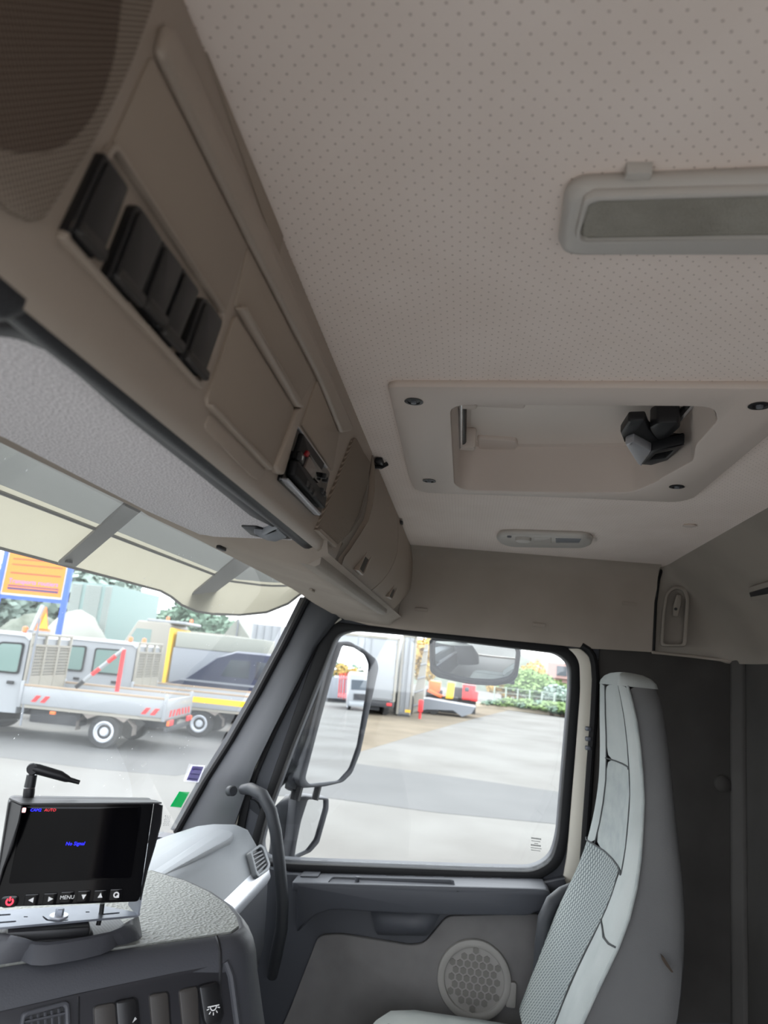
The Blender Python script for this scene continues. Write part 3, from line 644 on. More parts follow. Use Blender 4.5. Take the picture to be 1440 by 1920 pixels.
mb = MB(); mb.plate(FV, [rnd(FV.pxs([(452, 984), (480, 985), (520, 998), (548, 998), (546, 1008), (500, 1008), (470, 1000)]), .003)], -.01, .0022, .001); cl2 = obj('hinge_recess', mb, 'black', vis)
mb = MB(); mb.plate(FV, [rnd(FV.pxs([(476, 988), (492, 990), (522, 978), (540, 996), (520, 1004), (498, 1000)]), .003)], -.01, .009, .003); obj('hinge_clip', mb, 'greyp', vis)
dv = thing('sun_visor', 'dark rounded end of the driver sun visor at the left edge', 'sun visor', onZ(20, 580, ZV))
mb = MB(); a = onZ(50, 578, .14); mb.tube([V((a.x, .214, .145)), V((a.x - .006, .214, .145)), V((a.x - .012, .214, .145)), V((-.02, .214, .145))], [.010, .015, .017, .017], 16); obj('visor_end', mb, 'vinyl', dv)
mb = MB(); mb.bx(-.02, a.x - .02, .222, .30, .128, .142, .005); obj('visor_panel', mb, 'visor', dv)
# ------------------------------------------------------------------ roof hatch
ht = thing('roof_hatch', 'rectangular roof hatch with pale frame and black latch', 'hatch', FC.w(*FC.px(1080, 820)))
fpx = [(728, 716), (740, 712), (1440, 714), (1520, 716), (1480, 775), (1440, 806), (1300, 926), (1270, 933), (1050, 924), (800, 916), (778, 910), (768, 890)]
mb = MB(); mb.plate(FC, [rnd(FC.pxs(fpx), .03), open_uv], -.001, .010, .004); obj('hatch_frame', mb, 'hatch', ht)
cen = (sum(a for a, b in open_uv) / len(open_uv), sum(b for a, b in open_uv) / len(open_uv))
rows = []
for d, k in ((.008, 1.0), (.002, .995), (-.02, .985), (-.06, .97), (-.075, .95), (-.078, .90)):
    rows.append([FC.w(cen[0] + (a - cen[0]) * k, cen[1] + (b - cen[1]) * k, d) for a, b in open_uv])
mb = MB(); mb.loft(rows, closed=True); obj('recess_wall', mb, 'hatch', ht, smooth=50)
mb = MB(); mb.plate(FC, [[(cen[0] + (a - cen[0]) * .99, cen[1] + (b - cen[1]) * .99) for a, b in open_uv]], -.095, -.078); lidp = obj('lid', mb, 'lid', ht)
HD = -.075
gl = [(870, 775), (866, 845), (880, 856), (1000, 862), (1150, 870), (1215, 866)]
mb = MB(); mb.tube([FC.w(*FC.px(x, y, HD), HD + .004) for x, y in gl], .005, 8); obj('gasket', mb, 'gasket', lidp, smooth=60)
for x, y in ((776, 752), (805, 901), (1269, 912), (1424, 760)):
    c = FC.px(x, y, .010); f = Frame(FC.w(*c), (0, 0, -1), (1, 0, 0)); r = .0115
    mb = MB(); mb.lathe([(0, .010), (r, .010), (r + .001, .0112), (r * .72, .0118), (r * .65, .0106), (0, .0106)], FC.m @ Matrix.Translation((c[0], c[1], 0)), 20); s_ = obj('screw', mb, 'black', ht)
    mb = MB(); mb.lathe([(0, .010), (r * .36, .010), (r * .34, .0135), (0, .0135)], FC.m @ Matrix.Translation((c[0], c[1], 0)), 6); obj('screw_socket', mb, 'greyp', s_)
def hx(x, y, d): return FC.w(*FC.px(x, y, d), d)
mb = MB(); mb.tube([hx(868, 752, -.05), hx(868, 838, -.05)], .006, 12); obj('hinge_rod', mb, 'black', lidp)
mb = MB(); mb.tube([hx(864, 752, -.042), hx(864, 838, -.042)], .003, 8); obj('hinge_pin', mb, 'chrome', lidp)
for y in (752, 832):
    c = FC.px(875, y, -.05); mb = MB(); mb.plate(FC, [rnd(rect(c[0] - .012, c[0] + .012, c[1] - .016, c[1] + .016), .004)], -.078, -.04, .005); obj('hinge', mb, 'hatch', lidp)
for q in ([(895, 818), (968, 823), (971, 830), (966, 841), (898, 838)], [(890, 740), (988, 742), (984, 762), (890, 758)]):
    mb = MB(); mb.plate(FC, [rnd(FC.pxs(q, HD), .006)], -.08, -.070, .003); obj('hinge_plate', mb, 'hatch', lidp)
for x, y in ((907, 845), (1168, 856)):
    c = FC.px(x, y, HD); mb = MB(); mb.lathe([(0, -.08), (.011, -.08), (.010, -.0745), (0, -.0745)], FC.m @ Matrix.Translation((c[0], c[1], 0)), 18); obj('lid_plug', mb, 'gasket', lidp)
mb = MB(); mb.tube([hx(1305, 745, -.055), hx(1258, 800, -.045)], .007, 10); obj('latch_rod', mb, 'chrome', lidp)
lt_ = MB(); d = -.03
lt_.plate(FC, [rnd(FC.pxs([(1163, 808), (1178, 785), (1210, 784), (1216, 800), (1235, 822), (1287, 826), (1283, 838), (1225, 842), (1200, 838), (1186, 822), (1170, 826)], d), .004)], d - .012, d + .004, .004)
lt_.plate(FC, [rnd(FC.pxs([(1218, 800), (1232, 792), (1272, 790), (1276, 800), (1240, 832), (1224, 826)], d), .004)], -.06, d + .002, .004)
ltch = obj('latch', lt_, 'black', lidp)
mb = MB(); mb.plate(FC, [rnd(FC.pxs([(1172, 830), (1188, 824), (1222, 842), (1204, 870), (1196, 868)], -.016), .003)], -.028, -.012, .004); obj('latch_grip', mb, 'silver', ltch)
mb = MB(); mb.plate(FC, [rnd(FC.pxs([(1200, 869), (1222, 843), (1284, 830), (1278, 838), (1252, 862), (1222, 871)], -.014), .003), rnd(FC.pxs([(1218, 862), (1230, 850), (1262, 843), (1248, 857)], -.014), .002)], -.03, -.012, .003); obj('latch_loop', mb, 'black', ltch)
# ------------------------------------------------------------------ dome lamp and reading lamp
dl = thing('dome_lamp', 'long pale dome lamp with ribbed lens on the headliner', 'lamp', FC.w(*FC.px(1250, 390)))
mb = MB(); mb.plate(FC, [rnd(FC.pxs([(1047, 432), (1060, 338), (1090, 322), (1440, 307), (1640, 300), (1640, 452), (1440, 451), (1080, 452), (1056, 446)]), [.012, .02, .02, 0, .02, .02, 0, .012, .01])], -.002, .016, .008); obj('housing', mb, 'lamp', dl, smooth=60)
mb = MB(); i1 = rnd(FC.pxs([(1078, 430), (1094, 368), (1112, 360), (1440, 350), (1600, 346), (1600, 446), (1440, 445), (1090, 449), (1080, 444)], .016), .01); i2 = rnd(FC.pxs([(1090, 428), (1106, 377), (1122, 371), (1440, 361), (1592, 357), (1592, 440), (1440, 439), (1100, 445), (1091, 440)], .016), .008)
mb.plate(FC, [i1, i2], .012, .020, .003); obj('lens_rim', mb, 'lamp', dl)
mb = MB(); mb.plate(FC, [i2], .010, .0175, .002); ln_ = obj('lens', mb, 'lens', dl)
r0, r1 = FC.px(1100, 440, .0175), FC.px(1592, 360, .0175)
rib = None
for k in range(22):
    v = min(r0[1], r1[1]) + abs(r1[1] - r0[1]) * .04
    a = FC.px(1096, 436 - k * 3.0, .0175)
    b = FC.px(1592, 433 - k * 3.4, .0175)
    mb = rib or MB(); rib = mb; mb.tube([FC.w(a[0] + .004, a[1] if False else a[1], .0176), FC.w(b[0], b[1], .0176)], .0006, 4)
tag(obj('lens_ribs', rib, 'lens', dl), None, kind='stuff')
c = FC.px(1197, 320, .004); mb = MB(); mb.plate(FC, [rnd(rect(c[0] - .004, c[0] + .004, c[1] - .0085, c[1] + .0085), .001)], -.001, .009, .001); obj('release_tab', mb, 'lamp', dl)
rl = thing('reading_lamp', 'small oval reading lamp with a dial near the passenger side', 'lamp', FC.w(*FC.px(1020, 1006)))
mb = MB(); mb.plate(FC, [rnd(FC.pxs([(930, 1002), (938, 993), (960, 992), (1095, 996), (1112, 1002), (1110, 1012), (1095, 1019), (960, 1017), (940, 1012)]), .02)], -.002, .014, .007); obj('housing', mb, 'lamp', rl, smooth=60)
c = FC.px(981, 1009, .014); mb = MB(); mb.lathe([(0, .012), (.020, .012), (.019, .022), (.012, .026), (0, .027)], FC.m @ Matrix.Translation((c[0], c[1], 0)), 24); obj('dial', mb, 'lamp', rl)
mb = MB(); mb.plate(FC, [rnd(FC.pxs([(1000, 1007), (1034, 1008), (1034, 1017), (1000, 1016)], .014), .004)], .010, .0155, .001); obj('lens', mb, 'lamp', rl)
mb = MB(); mb.plate(FC, [rnd(FC.pxs([(1042, 1009), (1090, 1010), (1086, 1017), (1042, 1017)], .014), .004)], .010, .0152, .001); obj('switch_pad', mb, 'greyp', rl)
c = FC.px(955, 1005, .014); mb = MB(); mb.lathe([(0, .012), (.006, .012), (.005, .018), (0, .018)], FC.m @ Matrix.Translation((c[0], c[1], 0)), 14); obj('button', mb, 'greyp', rl)
# ------------------------------------------------------------------ coat hook and wall button
f = Frame(FS.w(*FS.px(1270, 1138, .03), .03), (-1, .22, 0), (0, -1, 0))
ck = thing('coat_hook', 'small pale coat hook in the corner moulding behind the seat', 'hook', f.w(0, -.02))
mb = MB(); mb.plate(f, [rnd(f.pxs([(1268, 1115), (1277, 1117), (1277, 1134), (1270, 1158), (1261, 1157), (1261, 1136)]), .004)], 0, .022, .005); obj('hook_body', mb, 'rearliner', ck)
c = f.px(1267, 1142, .02); mb = MB(); mb.lathe([(0, .02), (.005, .02), (.004, .0235), (0, .0235)], f.m @ Matrix.Translation((c[0], c[1], 0)), 12); obj('hook_hole', mb, 'black', ck)
p = FS.w(*FS.px(1354, 1469, .012), .012); mb = MB(); mb.lathe([(0, 0), (.022, 0), (.021, .006), (.015, .012), (0, .015)], Matrix.Translation(p) @ V((-1, 0, 0)).to_track_quat('Z', 'Y').to_matrix().to_4x4(), 24)
tag(obj('wall_button', mb, 'darkwall'), 'round beige cap on the dark side wall behind the seat', 'button')
# ================================================================== DASHBOARD
dash = thing('dashboard', 'grey wraparound dashboard with textured centre pod and switches', 'dashboard', (1.3, .5, -1.0))
dp = [(.80, -.53), (.72, -.492), (.65, -.462), (.608, -.452), (.55, -.446), (.515, -.455), (.49, -.485), (.462, -.522)]
strip = [(.462, -.522), (.446, -.540), (.440, -.556), (.446, -.570)]
low = [(.446, -.570), (.440, -.64), (.436, -.71), (.45, -.80), (.47, -.95), (.55, -1.2)]
def dsec(pts, x, k=0): return [(x, y + k * .02, z - k * .012) for y, z in pts]
def droll(pts, name, m, par):
    rows = [dsec(pts, x) for x in (.7, 1.2, 1.6, 1.9)] + [dsec(pts, 1.93, .35), dsec(pts, 1.95, 1.0), [(1.95, .60, z - .02) for y, z in pts]]
    mb = MB(); mb.loft(rows); return obj(name, mb, m, par, smooth=50)
pd_ = droll(dp, 'passenger_top', 'dashmid', dash); st_ = droll(strip, 'silver_strip', 'silver', dash); lo_ = droll(low, 'lower_panel', 'dash', dash)
ft = Frame((1.5, .65, -.462), (0, .125, .99), (1, 0, 0))
mb = MB(); mb.plate(ft, [rnd(ft.pxs([(290, 1602), (345, 1572), (405, 1556), (432, 1560), (438, 1566), (432, 1574), (310, 1642), (230, 1690), (200, 1660)]), .01)], -.02, .004, .003); obj('dash_lid', mb, 'dashmid', pd_)
fv = Frame((1.8, .49, -.485), (0, -.80, .60), (1, 0, 0))
vq_ = fv.pxs([(464, 1600), (484, 1585), (492, 1590), (503, 1624), (500, 1634), (481, 1648), (476, 1644)], .004)
vi_ = fv.pxs([(469, 1602), (484, 1591), (488, 1594), (498, 1624), (495, 1630), (481, 1641), (478, 1637)], .004)
mb = MB(); mb.plate(fv, [rnd(vq_, .006), rnd(vi_, .004)], -.02, .012, .003); vt = obj('air_vent', mb, 'dashmid', dash)
mb = MB(); mb.plate(fv, [rnd(vi_, .004)], -.02, .001); obj('vent_back', mb, 'black', vt)
for k in range(5):
    t = (k + .5) / 5; a = V(vi_[0]) * (1 - t) + V(vi_[5]) * t; b = V(vi_[2]) * (1 - t) + V(vi_[3]) * t
    mb = MB(); mb.tube([fv.w(a.x, a.y, .006), fv.w(b.x, b.y, .006)], .0035, 6); obj('vent_slat', mb, 'dash', vt)
# centre pod: grained top, rolled front, end cap
ZP = -.37
ptop = [(-160, 1838), (0, 1813), (150, 1790), (270, 1773), (404, 1754), (411, 1753), (436, 1749), (452, 1737), (447, 1720), (428, 1696), (395, 1673), (350, 1652), (283, 1632)]
PT = [onZ(x, y, ZP) for x, y in ptop]
def onorm(i):
    a = PT[max(i - 1, 0)]; b = PT[min(i + 1, len(PT) - 1)]; t = (b - a).normalized(); return V((t.y, -t.x, 0))
if onorm(2).dot(V((-.7, -.7, 0))) < 0: sgn = -1
else: sgn = 1
lev = [(-.002, -.004), (0, .003), (-.003, .010), (-.012, .020), (-.028, .027), (-.05, .032), (-.10, .048), (-.16, .068), (-.3, .11), (-.6, .11)]
def pod(i0, i1, name, m, ext=0):
    rows = []
    for i in range(i0, i1):
        n_ = onorm(i) * sgn; rows.append([PT[i] + n_ * (o_ * (1 if i < 7 else max(.5, 1 - (i - 6) * .1))) + UP * dz for dz, o_ in lev])
    mb = MB(); mb.loft(rows); return obj(name, mb, m, dash, smooth=50)
pod(0, 5, 'pod_front', 'dash'); ec = pod(4, 13, 'pod_end_cap', 'dash')
n4 = onorm(4) * sgn; mb = MB(); mb.tube([PT[4] + n4 * (o_ + .0005) + UP * dz for dz, o_ in lev[1:]], .0022, 6); obj('cap_seam', mb, 'black', ec)
mb = MB(); back = [onZ(x, y, ZP) for x, y in ((200, 1612), (60, 1595), (-160, 1590))]
poly = [p - onorm(i) * sgn * .003 for i, p in enumerate(PT)] + back
mb.prism([p + UP * -.02 for p in poly], (0, 0, .021), 0); obj('pod_top', mb, 'dashtop', dash, smooth=30)
mb = MB(); mb.bx(.05, 1.15, .55, .9, -.62, -.42, .03); mb.bx(.0, 1.3, .78, .9, -.56, -.50); obj('pod_back', mb, 'dash', dash)
nf = (PT[3] - PT[1]).normalized(); nf = V((nf.y, -nf.x, 0)) * sgn
npan = (nf * .95 + UP * .312).normalized()
FP = Frame(PT[2] + nf * .032 + UP * -.05, npan, (PT[3] - PT[1]))
pan = [(-120, 1922), (0, 1896), (150, 1862), (418, 1803), (430, 1808), (456, 2020), (-120, 2020)]
mb = MB(); mb.plate(FP, [rnd(FP.pxs(pan, .004), [0, 0, 0, .006, .006, 0, 0])], -.02, .004, .002); pn = obj('switch_panel', mb, 'recess', dash)
mb = MB(); mb.tube([FP.w(*FP.px(x, y, .006), .004) for x, y in ((424, 1803), (434, 1830), (446, 1920), (458, 2020))], .0045, 8); obj('panel_edge', mb, 'dash', dash)
mb = MB(); mb.tube([FP.w(*FP.px(147, y, .004), .004) for y in (1868, 1950)], .0015, 6); obj('panel_seam', mb, 'black', pn)
for q, m_, nm in (([(176, 1890), (184, 1885), (212, 1880), (217, 1884), (222, 1960), (180, 1960)], 'blankm', 'blank_cover'), ([(218, 1880), (224, 1876), (252, 1871), (257, 1876), (264, 1960), (224, 1960)], 'switchm', 'rocker_switch'),
                  ([(280, 1868), (286, 1864), (312, 1860), (316, 1864), (322, 1960), (288, 1960)], 'blankm', 'blank_cover'), ([(336, 1860), (342, 1855), (368, 1849), (372, 1854), (376, 1960), (346, 1960)], 'blankm', 'blank_cover'),
                  ([(374, 1851), (380, 1847), (404, 1841), (409, 1846), (418, 1900), (411, 1918), (390, 1924), (384, 1916)], 'switchm', 'rocker_switch')):
    cxq, cyq = sum(a for a, b in q) / len(q), sum(b for a, b in q) / len(q)
    mb = MB(); mb.plate(FP, [rnd(FP.pxs([(cxq + (a - cxq) * 1.12, cyq + (b - cyq) * 1.06) for a, b in q], .004), .003)], .0, .0046, .0005); obj('switch_well', mb, 'black', pn)
    hgt = .012 if nm == 'rocker_switch' else .007
    mb = MB(); mb.plate(FP, [rnd(FP.pxs(q, hgt), .003)], .0, hgt, .002); s_ = obj(nm, mb, m_, pn)
    if cxq > 380:   # work lamp symbol
        c = FP.px(400, 1893, hgt)
        fs = Frame(FP.w(c[0], c[1], hgt), FP.n, FP.u - FP.v * .0)
        mb = MB(); mb.plate(fs, [rect(-.0075, .0075, .003, .0042)], 0, .0004)
        arc = [(.0045 * math.cos(math.pi * (1 + k / 10)), .003 + .0045 * math.sin(math.pi * (1 + k / 10))) for k in range(11)]
        arc2 = [(.0033 * math.cos(math.pi * (1 + k / 10)), .003 + .0033 * math.sin(math.pi * (1 + k / 10))) for k in range(11)]
        mb.plate(fs, [arc + arc2[::-1]], 0, .0004)
        for k in range(5):
            a = math.pi * (1.08 + .21 * k); d_ = V((math.cos(a), math.sin(a))); n2 = V((-d_.y, d_.x)) * .0005; b0, b1 = d_ * .0058 + V((0, .003)), d_ * .0088 + V((0, .003))
            mb.plate(fs, [[tuple(b0 + n2), tuple(b1 + n2), tuple(b1 - n2), tuple(b0 - n2)]], 0, .0004)
        tag(obj('lamp_symbol', mb, 'print_w', s_, smooth=0), 'white work lamp symbol')
    elif nm == 'rocker_switch':
        mb = MB(); c = FP.px(248, 1918, hgt)
        for a in (.6, .9): mb.plate(FP, [[(c[0], c[1]), (c[0] + .006 * math.cos(a), c[1] + .006 * math.sin(a)), (c[0] + .0055 * math.cos(a + .14), c[1] + .0055 * math.sin(a + .14))]], hgt, hgt + .0005)
        obj('switch_symbol', mb, 'print_w', s_, smooth=0)
# centre air vent at the lower left
vo = FP.pxs([(36, 1925), (40, 1902), (48, 1896), (122, 1876), (130, 1880), (134, 1960), (36, 1960)], .006); vn = FP.pxs([(46, 1925), (47, 1910), (52, 1906), (116, 1888), (120, 1892), (122, 1960), (46, 1960)], .006)
mb = MB(); mb.plate(FP, [rnd(vo, .004), rnd(vn, .003)], .0, .010, .003); cv = obj('air_vent', mb, 'dash', pn)
mb = MB(); mb.plate(FP, [vn], .0, .0045); obj('vent_back', mb, 'black', cv)
for k in range(5):
    x = 58 + k * 13
    mb = MB(); mb.tube([FP.w(*FP.px(x, 1904 - k * 3.4, .006), .006), FP.w(*FP.px(x + 6, 1980, .006), .006)], .0016, 6); obj('vent_slat', mb, 'dash', cv)
mb = MB(); mb.tube([FP.w(*FP.px(44, 1917, .007), .007), FP.w(*FP.px(122, 1900, .007), .007)], .0016, 6); obj('vent_slat', mb, 'dash', cv)
# raised tray rim round the monitor foot
Bp = [onZ(x, y, ZP + .001) for x, y in ((-90, 1823), (0, 1809), (70, 1798), (140, 1787), (254, 1769), (270, 1757), (262, 1735))]
Tp = [onZ(x, y, ZP + .03) for x, y in ((-90, 1738), (38, 1750), (60, 1770), (110, 1766), (220, 1747), (236, 1732), (256, 1721))]
Ip = [a + (onZ(90, 1725, ZP) - a).normalized() * .012 for a in Tp]
mb = MB(); mb.loft([Bp, [a * .45 + b * .55 + UP * .008 for a, b in zip(Bp, Tp)], Tp, [V((a.x, a.y, ZP + .027)) for a in Ip], [V((a.x, a.y, ZP + .002)) for a in Ip]]); obj('tray_rim', mb, 'dash', dash, smooth=60, subsurf=1)
mb = MB(); fz = Frame((1, .4, ZP + .006), (0, 0, 1), (.66, -.75, 0)); mb.plate(fz, [fz.pxs([(-60, 1765), (60, 1782), (225, 1752), (240, 1738), (215, 1712), (60, 1712), (-60, 1720)])], -.005, .0, .001)
mm = mat('tray_mesh', C(62, 64, 68), .5, dots=(180, 180, 0, .30, C(30, 31, 34), True)); obj('tray_mat', mb, mm, dash)

# ------------------------------------------------------------------ monitor with antenna and bracket
FM = Frame(ray(150, 1600) * .86, (-.84, -.54, .03), (.54, -.84, 0))
mon = thing('monitor', 'black rear camera monitor with sunshade on a steel bracket', 'monitor', FM.w(0, -.09, -.02))
bq = [(-16, 1701), (262, 1690), (290, 1502), (16, 1498)]
mb = MB(); mb.plate(FM, [rnd(FM.pxs(bq), .006)], -.028, .0, .004); case = obj('case', mb, 'black', mon)
mb = MB(); mb.plate(FM, [rnd(FM.pxs([(a + (b_2 - a) * .012, b) for (a, b), b_2 in zip(bq, (150,) * 4)]), .005)], -.001, .0012, .0004); obj('front_panel', mb, 'gloss', mon)
sq = FM.pxs([(16, 1657), (246, 1646), (266, 1513), (46, 1512)], .001)
mb = MB(); mb.plate(FM, [rnd(sq, .003)], .0, .0020, .0003); scr = obj('screen', mb, 'screen', mon)
def blade(qs, name):      # thin prism through (px, py, depth) points
    pts = [FM.w(*FM.px(x, y, d), d) for x, y, d in qs]; nrm = (pts[1] - pts[0]).cross(pts[2] - pts[0]).normalized()
    mb = MB(); mb.prism(pts, nrm * .0016); return obj(name, mb, 'black', mon)
blade([(20, 1502, 0), (40, 1511, .04), (34, 1540, .038), (22, 1585, .026), (4, 1630, .012), (-12, 1690, 0)], 'shade_side')
blade([(289, 1504, 0), (303, 1510, .04), (300, 1545, .038), (288, 1590, .026), (274, 1635, .012), (262, 1688, 0)], 'shade_side')
blade([(17, 1499, 0), (40, 1509, .04), (303, 1507, .04), (290, 1502, 0)], 'shade_top')
def mtext(s, x, y, h, m, nm, d=.0022, sh=0):
    c = FM.px(x, y, d); return text(FM, s, c[0], c[1], h, m, mon if m == 'print_w' else scr, nm, d=d, depth=.0001, shear=sh)
mtext('CAM2', 67, 1519, .0046, 'blue_e', 'channel_text', sh=.15); mtext('AUTO', 94, 1519, .0046, 'auto_e', 'mode_text', sh=.15); mtext('No Signal', 141, 1582, .0056, 'blue_e', 'signal_text', sh=.15)
c = FM.px(45, 1519, .0022); mb = MB(); mb.plate(FM, [rnd(rect(c[0] - .002, c[0] + .002, c[1] - .0026, c[1] + .0026), .001)], .002, .0024); obj('screen_icon', mb, 'pink_e', scr, smooth=0)
for k, (x, y, g) in enumerate(((18, 1691, 'P'), (59, 1688, '<'), (94, 1686, '>'), (126, 1683, 'M'), (157, 1681, 'v'), (188, 1680, '^'), (218, 1678, 'o'))):
    c = FM.px(x, y, .003); r = .0075 if g != 'P' else .0095
    mb = MB(); mb.plate(FM, [rnd(rect(c[0] - r, c[0] + r, c[1] - .0065, c[1] + .0065), .002 if g != 'P' else .0065)], 0, .0022, .0008); b_o = obj('button', mb, 'gloss', mon)
    f = Frame(FM.w(c[0], c[1], .0022), FM.n, FM.u); mb = MB()
    if g == 'P':
        a1 = [(.0042 * math.cos(math.radians(a)), .0042 * math.sin(math.radians(a))) for a in range(125, 416, 15)]; a2 = [(p * .62, q * .62) for p, q in a1][::-1]
        mb.plate(f, [a1 + a2], 0, .0004); mb.plate(f, [rect(-.0007, .0007, .0006, .005)], 0, .0004); obj('power_symbol', mb, 'red_e', b_o, smooth=0)
    elif g == 'M': text(f, 'MENU', 0, 0, .0058, 'print_w', b_o, 'button_text', d=.0002, depth=.0001)
    elif g == 'o': mb.plate(f, [circ(.0034, 16), circ(.0019, 16)], 0, .0004); mb.plate(f, [rect(.0005, .0035, -.0035, -.0005)], 0, .0003); obj('button_symbol', mb, 'print_w', b_o, smooth=0)
    else:
        an = {'<': math.pi, '>': 0, 'v': -math.pi / 2, '^': math.pi / 2}[g]
        mb.plate(f, [[(.0034 * math.cos(an + t), .0034 * math.sin(an + t)) for t in (0, 2.2, -2.2)]], 0, .0004); obj('button_symbol', mb, 'print_w', b_o, smooth=0)
zb = FM.w(*FM.px(126, 1695)).z - .020
fb = Frame((.9, .4, zb), (0, 0, 1), FM.u)
mb = MB(); mb.plate(fb, [fb.pxs([(-80, 1716), (0, 1709), (165, 1698), (178, 1697), (263, 1714), (258, 1718), (0, 1741), (-80, 1748)])] + [rnd(fb.pxs(q), .002) for q in ([(-8, 1717), (20, 1715), (20, 1718), (-8, 1720)], [(-8, 1731), (30, 1728), (30, 1731), (-8, 1734)], [(192, 1715), (224, 1712), (224, 1715), (192, 1718)], [(160, 1711), (168, 1711), (168, 1713), (160, 1713)], [(44, 1720), (52, 1720), (52, 1722), (44, 1722)], [(80, 1719), (90, 1726), (110, 1728), (128, 1726), (128, 1728), (106, 1731), (86, 1728), (79, 1721)])], -.0012, .0012); br = obj('bracket', mb, 'steel', mon)
e0, e1 = fb.w(*fb.px(258, 1718)), fb.w(*fb.px(240, 1697))
pts = [e0, e1, V((e1.x, e1.y, zb + .06)), V((e1.x, e1.y, zb + .06)) * .35 + V((e0.x, e0.y, zb + .06)) * .65, V((e0.x, e0.y, zb + .03))]
mb = MB(); mb.prism(pts, FM.u * .002); obj('bracket_ear', mb, 'steel', mon)
c = fb.px(110, 1720); mtb = Matrix.Translation(fb.w(c[0], c[1], .001))
mb = MB(); mb.lathe([(0, 0), (.0105, 0), (.0105, .0018), (0, .0018)], mtb, 24); obj('washer', mb, 'silver', br)
mb = MB(); mb.lathe([(0, .0015), (.005, .0015), (.005, .008), (.0042, .009), (0, .009)], mtb, 6); obj('bolt', mb, 'steel', br)
mb = MB(); q = fb.w(c[0] - .01, c[1] - .006, 0); mb.box((q.x, q.y, (zb + ZP + .006) / 2 - .001), (.09, .05, zb - ZP - .008), Matrix.Rotation(math.atan2(FM.u.y, FM.u.x), 3, 'Z'), .004); mb.box((q.x, q.y, ZP + .014), (.10, .06, .016), Matrix.Rotation(math.atan2(FM.u.y, FM.u.x), 3, 'Z'), .003); obj('foot', mb, 'black', mon)
mb = MB(); mb.tube([FM.w(*FM.px(192, 1694, -.02), -.02), FM.w(*FM.px(190, 1710, -.02), -.02), FM.w(*FM.px(184, 1735, -.015), -.015)], .003, 8); obj('cable', mb, 'rubber', mon)
D_ = -.018
def ma(x, y): return FM.w(*FM.px(x, y, D_), D_)
mb = MB(); mb.tube([ma(53, 1496), ma(54, 1488), ma(55, 1478)], [.0062, .0066, .0064], 14); mb.tube([ma(55.5, 1476), ma(60, 1453)], [.0064, .006], 14); ab = obj('antenna_base', mb, 'black', mon)
mb = MB(); mb.tube([ma(59, 1455), ma(62, 1440)], [.0035, .004], 10)
for s_ in (-1, 1): mb.lathe([(0, 0), (.0062, 0), (.0062, .002), (0, .002)], Matrix.Translation(ma(60, 1441) + FM.n * (.003 * s_)) @ FM.n.to_track_quat('Z', 'Y').to_matrix().to_4x4(), 16)
mb.tube([ma(62, 1440), ma(70, 1442), ma(112, 1454), ma(125, 1460), ma(131, 1462), ma(149, 1467)], [.0055, .0062, .0058, .0044, .003, .0026], 14); obj('antenna_rod', mb, 'black', mon)

# ------------------------------------------------------------------ stickers on the windscreen
WP = V((1.9, .468 + .012, .19)); WN = V((0, -.725, -.332))
fw = Frame(wpx(362, 1450, WP, WN), WN, (1, 0, 0))
def sticker(nm, q, m_, label, lines=0, ink='tagink', border=None):
    uv = fw.pxs(q); mb = MB()
    if border:
        t = thing(nm, label, 'sticker', fw.w(*uv[-1])); mb.plate(fw, [uv], 0, .0006); obj('paper', mb, border, t, smooth=0)
        cu_, cv_ = sum(a for a, b in uv) / 4, sum(b for a, b in uv) / 4; iv = [(cu_ + (a - cu_) * .78, cv_ + (b - cv_) * .84) for a, b in uv]
        mb = MB(); mb.plate(fw, [iv], .0, .0009); o = obj('colour_field', mb, m_, t, smooth=0)
    else:
        iv = uv; mb.plate(fw, [uv], 0, .0008); o = tag(obj(nm, mb, m_, smooth=0), label, 'sticker')
    for k in range(lines):
        a, b = (k + .5) / lines, (k + .7) / lines
        L0, L1 = V(iv[0]), V(iv[3]); R0, R1 = V(iv[1]), V(iv[2])
        P = [L0.lerp(L1, a), R0.lerp(R1, a), R0.lerp(R1, b), L0.lerp(L1, b)]; c_ = sum(P, V((0, 0))) / 4
        mb = MB(); mb.plate(fw, [[tuple(c_ + (p - c_) * .85) for p in P]], 0, .0012); obj('print_line', mb, ink, o, smooth=0)
sticker('windscreen_sticker', [(358, 1434), (385, 1435), (372, 1467), (345, 1465)], 'tagviolet', 'violet tax sticker with white border on the windscreen', 3, 'tagink', 'tagwhite')
sticker('windscreen_sticker', [(336, 1484), (355, 1485), (339, 1514), (319, 1512)], 'taggreen', 'green sticker low on the windscreen below the violet one')
mb = MB()
for k in range(6):
    for j in range(3):
        c = fw.px(309 + j * 4 - k * .8 + (k % 2), 1531 + k * 3.4); mb.plate(fw, [rect(c[0], c[0] + .007, c[1], c[1] + .0022)], 0, .0005)
obj('etched_print', mb, 'greyink', w1, smooth=0)

